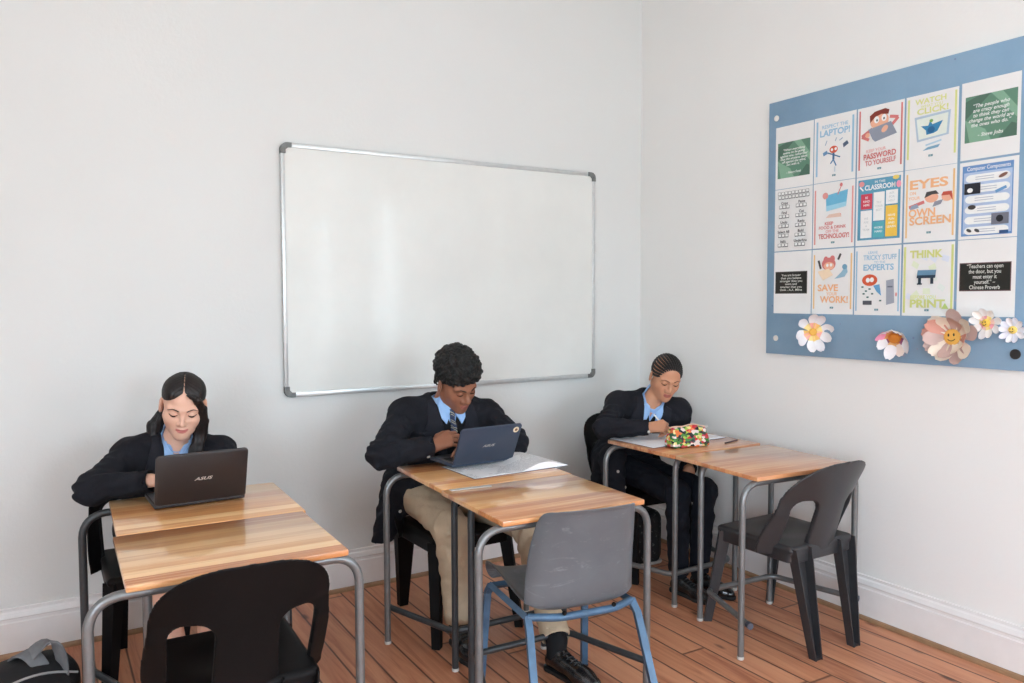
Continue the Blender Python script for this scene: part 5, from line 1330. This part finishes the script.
    for q, hp in (('R', hipR), ('L', hipL)):
        kn, an = J['knee'+q], J['an'+q]
        kf = lambda X, Y, Z, kn=kn: 0.0068*np.sin(115*np.sqrt((X-kn[0])**2+(Y-kn[1]-0.10)**2+(Z-kn[2]+0.02)**2)+3*np.sin(X*35))*np.exp(-(((X-kn[0])**2+(Y-kn[1])**2+(Z-kn[2])**2)/0.030))+wr(X, Y, Z)
        if sp['legs'] == 'trousers':
            lw = sp.get('legw', 1.0)
            g.cone(hp, kn, 0.086*s*lw, 0.068*s*lw, 0.04, wr=kf)
            dd = nrm(an-kn); L2 = np.linalg.norm(an-kn)-0.005
            def tr(X, Y, Z, kn=kn, dd=dd, L2=L2, kf=kf, lw=lw):
                px, py, pz = X-kn[0], Y-kn[1], Z-kn[2]; t = px*dd[0]+py*dd[1]+pz*dd[2]; tc = np.clip(t, 0, L2+0.1)
                r_ = np.sqrt((px-tc*dd[0])**2+(py-tc*dd[1])**2+(pz-tc*dd[2])**2); r = (0.066-0.012*np.clip(t/L2, 0, 1))*s*lw
                return np.maximum(np.maximum(r_-r+kf(X, Y, Z), t-L2), -np.maximum(r_-(0.046*s*lw), L2-0.03-t))
            g.fn(np.minimum(kn, an)-0.08, np.maximum(kn, an)+0.08, tr, 0.025)
        else:
            g.cone(hp, kn*0.88+hp*0.12, 0.090*s, 0.084*s, 0.06, wr=kf)
    if sp['legs'] == 'trousers': sdf_obj('trousers', g, sp['mleg'], root, base, smooth_it=1)
    else:
        g.cone(J['kneeR']*0.85+hipR*0.15, J['kneeL']*0.85+hipL*0.15, 0.07, 0.07, 0.06)
        sdf_obj('skirt', g, sp['mleg'], root, base, smooth_it=1)
    for q in ('R', 'L'):
        an = J['an'+q]; kn = J['knee'+q]; u_ = nrm(kn-an); g = SDF(np.minimum(an, an+u_*0.14)-0.07, np.maximum(an, an+u_*0.14)+0.07, 0.004)
        g.cone(V3(an[0], an[1], 0.07), an, 0.037*s, 0.038*s); g.cone(an, an+u_*sp.get('sockh', 0.10), 0.038*s, 0.042*s, 0.01); sdf_obj('sock', g, M_sock, root, base)
        t = J['toe'+q]; d = nrm(V3(t[0]-an[0], t[1]-an[1], 0)); hl = V3(an[0], an[1], 0)-d*0.045*s; tt = hl+d*0.262*s
        shoe(root, base, hl, tt, s)
    return dict(root=root, base=base, H=H, Fm=Fm, hs=hs, tips=tips, body=body, lat=lat, fwd=fwd, up=up, J=J)

# ------------------------------------------------------------------ hair
def hair_local(r): return lambda x, y, z: r['H']+r['Fm'] @ (np.array([x, y, z])*r['hs'])
def girl_hair(r):
    P = hair_local(r); s = r['hs']; Fm = r['Fm']; H = r['H']
    lo = H-0.32; hi = H+0.22; g = SDF(lo, hi, 0.003)
    def loc(X, Y, Z):
        px, py, pz = X-H[0], Y-H[1], Z-H[2]
        return px*Fm[0, 0]+py*Fm[1, 0]+pz*Fm[2, 0], px*Fm[0, 1]+py*Fm[1, 1]+pz*Fm[2, 1], px*Fm[0, 2]+py*Fm[1, 2]+pz*Fm[2, 2]
    def strand(X, Y, Z):
        lx, ly, lz = loc(X, Y, Z); a = ly-0.55*np.abs(lx)+0.004*np.sin(lx*60)
        return 0.0008*np.sin(a*520+9*lx)+0.0007*np.sin(a*900-20*lz)
    def lock(X, Y, Z):
        lx, ly, lz = loc(X, Y, Z); return 0.0012*np.sin(lx*420+6*lz)+0.0008*np.sin(ly*500)
    g.ell(P(0, -0.012, 0.031), np.array([0.0770, 0.0985, 0.0885])*s, Fm, 0.0, wr=strand)
    for q in (-1, 1): g.ell(P(q*0.040, 0.012, 0.064), np.array([0.034, 0.058, 0.040])*s, Fm, 0.02, wr=strand)      # fullness either side of the parting
    def openf(X, Y, Z):
        lx, ly, lz = loc(X, Y, Z); return np.maximum(lz-(0.080-0.72*np.abs(lx))*s, 0.012*s-ly)*0.8
    g.fn(H-0.16, H+0.16, openf, 0.008, 's')                                                                            # open face, hair drawn to both sides
    def ears(X, Y, Z):
        lx, ly, lz = loc(X, Y, Z); return np.maximum(lz-(0.020-0.35*np.maximum(ly, -0.02)*0), -(ly+0.030))
    g.fn(H-0.16, H+0.16, ears, 0.012, 's')                                                                              # tucked behind the ears
    g.box(P(0.002, 0.035, 0.105), np.array([0.0015, 0.07, 0.05])*s, Fm, 0.0, 0.003, 's')                                # parting shows the scalp
    nk = r['J']['neck']; lat = r['lat']; fw_ = r['fwd']; up = r['up']
    a = P(0, -0.085, -0.045); g.cone(P(0, -0.070, 0.0), a, 0.05, 0.040, 0.03, wr=strand)
    g.cone(a, nk-fw_*0.075+up*0.01+lat*0.035, 0.040, 0.044, 0.03, wr=lock); g.cone(nk-fw_*0.075+up*0.01+lat*0.035, nk-fw_*0.12-up*0.16+lat*0.02, 0.046, 0.03, 0.03)
    e = nk+lat*0.078-fw_*0.030+up*0.052
    g.cone(P(0.060, -0.050, -0.050), e, 0.018, 0.024, 0.015, wr=lock); g.cone(e, nk+lat*0.082+fw_*0.01-up*0.005, 0.024, 0.016, 0.012, wr=lock)
    # the long front lock from the temple, over the left cheek edge and down the front
    L = [P(-0.018, 0.083, 0.080), P(-0.048, 0.076, 0.056), P(-0.068, 0.062, 0.015), P(-0.076, 0.055, -0.040), P(-0.072, 0.052, -0.095), nk-lat*0.056+fw_*0.105-up*0.01, nk-lat*0.052+fw_*0.130-up*0.08, nk-lat*0.048+fw_*0.132-up*0.15]
    w = [0.007, 0.011, 0.0130, 0.0145, 0.0165, 0.019, 0.019, 0.011]
    for i, (a, b) in enumerate(zip(L[:-1], L[1:])):
        for o in (-0.6, 0.25, 0.9): g.cone(a+Fm[:, 0]*o*w[i], b+Fm[:, 0]*o*w[i+1], w[i]*0.62, w[i+1]*0.62, 0.005, wr=lock)
    sdf_obj('hair', g, mk_hair('dark_brown_hair', rgb(26, 19, 18), 120, 0.48, (1, 1, 0.2), 0.15), r['root'], r['base'])
    bm = new(); rnd = random.Random(3)
    for i in range(16):
        q = 1 if i % 2 else -1; a = Vector(P(q*0.068, -0.04+rnd.uniform(-0.02, 0.02), -0.03)); b = Vector(nk+lat*q*(0.082+rnd.uniform(-0.01, 0.016))-fw_*rnd.uniform(0.0, 0.04)+up*rnd.uniform(0.0, 0.05)); m = (a+b)/2+Vector(lat)*q*rnd.uniform(0.006, 0.02)
        add_tube(bm, [((a*(1-t)**2+m*2*t*(1-t)+b*t*t)-Vector(r['base'])) for t in [k/8 for k in range(9)]], 0.0012, 5)
    obj('loose_strands', bm, bpy.data.materials['dark_brown_hair'], r['root'])
def afro(r):
    P = hair_local(r); s = r['hs']; Fm = r['Fm']; H = r['H']; g = SDF(H-0.22, H+0.24, 0.0032)
    c = np.array([0, -0.020, 0.068]); R = np.array([0.088, 0.101, 0.080])
    g.ell(P(*c), R*s, Fm, 0.0)
    g.ell(P(0, -0.040, 0.010), np.array([0.0755, 0.070, 0.060])*s, Fm, 0.012)
    g.ell(P(0, 0.118, -0.040), np.array([0.070, 0.095, 0.100])*s, Fm, 0.008, 's')
    rnd = random.Random(11); N = 560
    for i in range(N):
        z = 1-2*(i+0.5)/N; th = i*2.399963; rr = math.sqrt(1-z*z); d = np.array([rr*math.cos(th), rr*math.sin(th), z])
        p = c+d*R*(1.0+rnd.uniform(-0.035, 0.05))
        if p[1] > 0.055 and p[2] < 0.048: continue
        if p[2] < -0.005: continue
        ss = rnd.uniform(0.0070, 0.0120); g.ball(P(*(p+d*rnd.uniform(-0.002, 0.008))), ss*s, 0.0015)
    for i in range(260):
        th = rnd.uniform(0, 2*PI); q = np.array([0.0755*math.cos(th), -0.040+0.070*math.sin(th), rnd.uniform(-0.03, 0.02)])
        if q[1] > -0.005: continue
        g.ball(P(*q), rnd.uniform(0.003, 0.005)*s, 0.003)
    sdf_obj('hair', g, mk_hair('black_curly_hair', rgb(20, 18, 17), 420, 0.6, (1, 1, 1), 0.9), r['root'], r['base'])
def cornrows(r):
    P = hair_local(r); Fm = r['Fm']; B = Vector(r['base']); m = mk_hair('black_braided_hair', rgb(30, 25, 24), 300, 0.5, (1, 1, 1), 0.5)
    c = np.array([0, -0.008, 0.030]); R = np.array([0.0735, 0.0935, 0.0835])*1.012
    phis = [-96, -82, -69, -56, -43.5, -31, -19, -7, 5, 17, 29, 41, 54, 67, 81, 95]
    for ph in phis:
        bm = new(); pts = []; rad_ = []; a0 = 33+16*(abs(ph)/95)**2; N = 44
        for k in range(N+1):
            t = k/N; th = rad(a0+(160-a0)*t); f = rad(ph+16*math.sin(t*PI*0.9)*(1 if ph > 4 else 1))
            d = np.array([math.sin(th)*math.sin(f), math.cos(th), math.sin(th)*math.cos(f)])
            pts.append(Vector(P(*(c+d*R*1.0)))-B); e = min(1, t*8+0.35)*min(1, (1-t)*5+0.3)
            rad_.append((0.0066+0.0011*math.sin(k*2.1))*e*r['hs']*(0.75 if t > 0.8 else 1))
        add_tube(bm, pts, rad_, 8); obj('braid', bm, m, r['root'])
    g = SDF(np.array(P(0, -0.08, 0.02))-0.14, np.array(P(0, -0.08, 0.02))+0.14, 0.0035)
    g.ell(P(0, -0.094, 0.035), np.array([0.034, 0.028, 0.034]), Fm, 0.0, wr=lambda X, Y, Z: 0.002*np.sin(X*240)*np.sin(Z*200)); sdf_obj('hair_bun', g, m, r['root'], r['base'])

def lin(r, g_, b): return [s2l(r), s2l(g_), s2l(b)]
# ------------------------------------------------------------------ the girl at the black laptop
FLAT = [(8, 10, 8)]*4
G = person(dict(key='girl', smile=1.6, mouthw=0.98, neckw=0.86, browt=0.85, browz=-0.001, label='girl with long dark hair in a black blazer typing on a black laptop', base=(-2.70, -0.33, 0.445), s=0.92, hs=0.97,
    J=dict(hipC=(-2.71, -0.33, 0.53), neck=(-2.668, -0.470, 0.872), head=(-2.646, -0.542, 1.026), shR=(-2.818, -0.44, 0.835), shL=(-2.508, -0.445, 0.815),
           elR=(-2.962, -0.610, 0.760), elL=(-2.510, -0.56, 0.765), wrR=(-2.785, -0.714, 0.790), wrL=(-2.560, -0.709, 0.790),
           kneeR=(-2.77, -0.76, 0.50), kneeL=(-2.62, -0.77, 0.50), anR=(-2.70, -0.74, 0.085), anL=(-2.61, -0.76, 0.085), toeR=(-2.71, -0.95, 0.02), toeL=(-2.61, -0.97, 0.02)),
    face=(-0.16, -0.88, -0.34), faceup=(0.06, -0.2, 1), skin=lin(228, 180, 156), lip=lin(196, 112, 104), lash=lin(48, 30, 28), brow=lin(62, 42, 38), white=lin(150,120,110), blush=(0.04, 0.0, 0.0), w=1.0, nose=0.9, lips=0.78,
    handR=dict(d=(0.86, -0.42, -0.06), n=(0.10, -0.25, 1), t=-1, c=[(20, 22, 12), (18, 22, 14), (19, 24, 14), (22, 22, 12)]),
    handL=dict(d=(-0.86, -0.42, -0.06), n=(-0.10, -0.25, 1), t=1, c=[(20, 22, 12), (18, 22, 14), (19, 24, 14), (22, 22, 12)]),
    open=0.045, dip=0.035, mpull=M_navyk, legs='skirt', mleg=M_skirt2, vw=0.060, vv=-0.20, pullv=-0.06, flatz=DZ+0.001, flaty=-0.66, flatx=(-2.915, -2.36), sockh=0.07,
    tails=[], buttons=[]))
girl_hair(G)
# ------------------------------------------------------------------ the boy at the navy laptop
B_ = person(dict(key='boy', neckw=0.95, open_eye=0.6, label='boy with short curly hair and khaki trousers typing on a navy laptop', base=(-1.57, -0.485, 0.445), s=1.04, hs=1.0,
    J=dict(hipC=(-1.575, -0.485, 0.540), neck=(-1.562, -0.525, 0.945), head=(-1.546, -0.612, 1.052), shR=(-1.745, -0.515, 0.915), shL=(-1.365, -0.540, 0.885),
           elR=(-1.917, -0.665, 0.780), elL=(-1.315, -0.715, 0.785), wrR=(-1.707, -0.698, 0.798), wrL=(-1.475, -0.720, 0.800),
           kneeR=(-1.690, -0.845, 0.485), kneeL=(-1.335, -0.86, 0.455), anR=(-1.668, -0.855, 0.10), anL=(-1.456, -1.250, 0.125), toeR=(-1.70, -1.05, 0.02), toeL=(-1.425, -1.45, 0.02)),
    face=(0.16, -0.84, -0.52), faceup=(-0.08, -0.3, 1), skin=lin(150, 100, 76), lip=lin(168, 104, 92), lash=lin(34, 22, 18), brow=lin(40, 28, 24), white=lin(96,70,58), blush=(0.02, 0.0, 0.0), w=1.0, nose=1.2, lips=1.25, lid=0.85,
    handR=dict(d=(0.90, -0.16, 0.36), n=(-0.25, -0.62, 0.75), t=-1, c=[(32, 34, 18), (34, 36, 20), (37, 36, 20), (40, 34, 18)], sp=4),
    handL=dict(d=(-0.90, -0.38, -0.05), n=(0, -0.3, 1), t=1, c=[(20, 22, 12), (18, 22, 14), (19, 24, 14), (22, 22, 12)]),
    mpull=M_pull, legs='trousers', mleg=M_khaki, tie=True, cleaf=0.80, vw=0.070, vv=-0.30, pullv=-0.085, flatz=DZ+0.001, flaty=-0.655, flatx=(-1.848, -1.29), hands=1.02,
    tails=[(V3(-1.74, -0.42, 0.60), V3(-1.845, -0.47, 0.36), 0.075, 0.045), (V3(-1.70, -0.34, 0.55), V3(-1.78, -0.36, 0.36), 0.06, 0.05)],
    buttons=[((-1.738, -0.74, 0.764), (0.1, 1, 0)), ((-1.82, -0.60, 0.50), (0.45, 0.9, -0.1))]))
afro(B_)
# ------------------------------------------------------------------ the pupil writing by the corner
P_ = person(dict(key='pupil', neckw=0.84, browt=0.8, open_eye=0.8, label='pupil with braided cornrow hair in a navy blazer writing with a white pen', base=(-0.44, -0.355, 0.445), s=0.92, hs=0.945,
    J=dict(hipC=(-0.440, -0.355, 0.538), neck=(-0.418, -0.578, 0.880), head=(-0.382, -0.652, 1.020), shR=(-0.575, -0.520, 0.878), shL=(-0.285, -0.640, 0.835),
           elR=(-0.740, -0.612, 0.782), elL=(-0.215, -0.600, 0.610), wrR=(-0.575, -0.742, 0.786), wrL=(-0.305, -0.745, 0.552),
           kneeR=(-0.515, -0.885, 0.485), kneeL=(-0.345, -0.895, 0.475), anR=(-0.50, -0.885, 0.085), anL=(-0.385, -0.900, 0.085), toeR=(-0.48, -1.10, 0.02), toeL=(-0.345, -1.10, 0.02)),
    face=(-0.34, -0.84, -0.44), faceup=(0.02, -0.3, 1), skin=lin(202, 146, 114), lip=lin(172, 100, 90), lash=lin(52, 34, 28), brow=lin(92, 60, 48), white=lin(130,96,82), blush=(0.04, 0.0, 0.0), w=1.0, nose=1.1, lips=1.05,
    handR=dict(d=(0.80, -0.45, 0.12), n=(-0.35, -0.55, 0.75), t=-1, c=[(48, 50, 25), (58, 62, 35), (62, 68, 40), (66, 68, 40)], sp=2, th=((0.55, 0.70, -0.55), (0.20, 0.86, -0.55), (-0.15, 0.92, -0.35))),
    handL=dict(d=(-0.12, -0.20, -0.97), n=(-0.25, -0.9, 0.2), t=1, c=[(18, 22, 14), (20, 24, 15), (22, 26, 15), (26, 26, 15)], sp=3),
    open=0.05, dip=0.035, mpull=M_pull, legs='trousers', mleg=M_navytr, legw=0.95, vw=0.066, vv=-0.24, pullv=-0.06, flatz=DZ+0.010, flaty=-0.61, flatx=(-0.70, -0.16), hands=0.95,
    tails=[(V3(-0.60, -0.50, 0.60), V3(-0.66, -0.60, 0.40), 0.07, 0.05), (V3(-0.58, -0.40, 0.58), V3(-0.62, -0.42, 0.36), 0.06, 0.05)],
    buttons=[((-0.61, -0.80, 0.775), (0.45, 0.88, -0.1)), ((-0.655, -0.62, 0.55), (0.5, 0.85, 0)), ((-0.635, -0.66, 0.47), (0.5, 0.85, 0))]))
cornrows(P_)
ti = (P_['tips']['R'][0]+P_['tips']['R'][4])/2
nib = V3(ti[0]+0.026, ti[1]-0.030, DZ+0.0098); dv = nrm(ti-nib+V3(0, 0, 0.004)); 
pen = thing('pen', 'white pen held in the writing hand above the exercise book', 'pen', tuple(nib), 0)
bm = new(); q0 = Vector(dv); add_tube(bm, [q0*0.012, q0*0.022, q0*0.11, q0*0.135], [0.0024, 0.0042, 0.0044, 0.0040], 12); obj('barrel', bm, ink(232, 230, 228), pen)
bm = new(); add_tube(bm, [q0*0.0, q0*0.013], [0.0006, 0.0024], 10); obj('nib', bm, M_alu, pen)
bm = new(); add_tube(bm, [q0*0.133, q0*0.142], [0.0042, 0.0036], 10); obj('end_cap', bm, ink(206, 206, 210), pen)
# ================================================================== camera, light
cam = bpy.data.cameras.new('camera'); co = bpy.data.objects.new('camera', cam); COL.objects.link(co)
yaw, pitch, roll = rad(30.99729646), rad(-3.05102627), rad(-0.1711564)
cy, sy, cp, sp = math.cos(yaw), math.sin(yaw), math.cos(pitch), math.sin(pitch)
fw = Vector((sy*cp, cy*cp, sp)); rt = Vector((cy, -sy, 0)); upv = rt.cross(fw)
r2 = rt*math.cos(roll)+upv*math.sin(roll); u2 = -rt*math.sin(roll)+upv*math.cos(roll)
Mc = Matrix.Identity(4)
for i in range(3): Mc[i][0] = r2[i]; Mc[i][1] = u2[i]; Mc[i][2] = -fw[i]
Mc[0][3], Mc[1][3], Mc[2][3] = -3.102, -3.669, 1.41
co.matrix_world = Mc
cam.sensor_width = 36.0; cam.lens = 790.4846/1024*36.0; cam.clip_start = 0.05
SC.camera = co
wd = bpy.data.worlds.new('overcast_sky'); SC.world = wd; wd.use_nodes = True
nt = wd.node_tree; bg = nt.nodes['Background']
tc = nt.nodes.new('ShaderNodeTexCoord'); sx = nt.nodes.new('ShaderNodeSeparateXYZ'); cr = nt.nodes.new('ShaderNodeValToRGB')
nt.links.new(tc.outputs['Generated'], sx.inputs[0]); nt.links.new(sx.outputs[2], cr.inputs[0])
cr.color_ramp.elements[0].position = 0.0; cr.color_ramp.elements[0].color = (0.64, 0.82, 0.92, 1)
cr.color_ramp.elements[1].position = 0.16; cr.color_ramp.elements[1].color = (0.87, 1.07, 1.26, 1)
nt.links.new(cr.outputs[0], bg.inputs[0]); bg.inputs[1].default_value = 7.0
def portal(name, loc, rot, sx_, sy_):
    l = bpy.data.lights.new(name, 'AREA'); l.shape = 'RECTANGLE'; l.size = sx_; l.size_y = sy_; l.cycles.is_portal = True
    o = bpy.data.objects.new(name, l); COL.objects.link(o); o.location = loc; o.rotation_euler = rot
for a, b, z0, z1 in R_OPS: portal('window_portal', (TW+0.02, (a+b)/2, (z0+z1)/2), (0, PI/2, 0), z1-z0, b-a)
for a, b, z0, z1 in L_ADDED_OPS: portal('window_portal', (XL-TW-0.02, (a+b)/2, (z0+z1)/2), (0, -PI/2, 0), z1-z0, b-a)
for a, b, z0, z1 in B_OPS: portal('window_portal', ((a+b)/2, YB-TW-0.02, (z0+z1)/2), (PI/2, 0, 0), b-a, z1-z0)
SC.view_settings.view_transform = 'Standard'; SC.view_settings.look = 'None'; SC.view_settings.gamma = 1.0
SC.view_settings.exposure = 1.62; SC.view_settings.use_curve_mapping = False
SC.cycles.use_denoising = True
try: SC.cycles.denoiser = 'OPENIMAGEDENOISE'
except Exception: pass
SC.cycles.max_bounces = 10; SC.cycles.diffuse_bounces = 6; SC.cycles.glossy_bounces = 4; SC.cycles.transparent_max_bounces = 12
SC.cycles.sample_clamp_indirect = 8.0; SC.cycles.caustics_reflective = False; SC.cycles.caustics_refractive = False
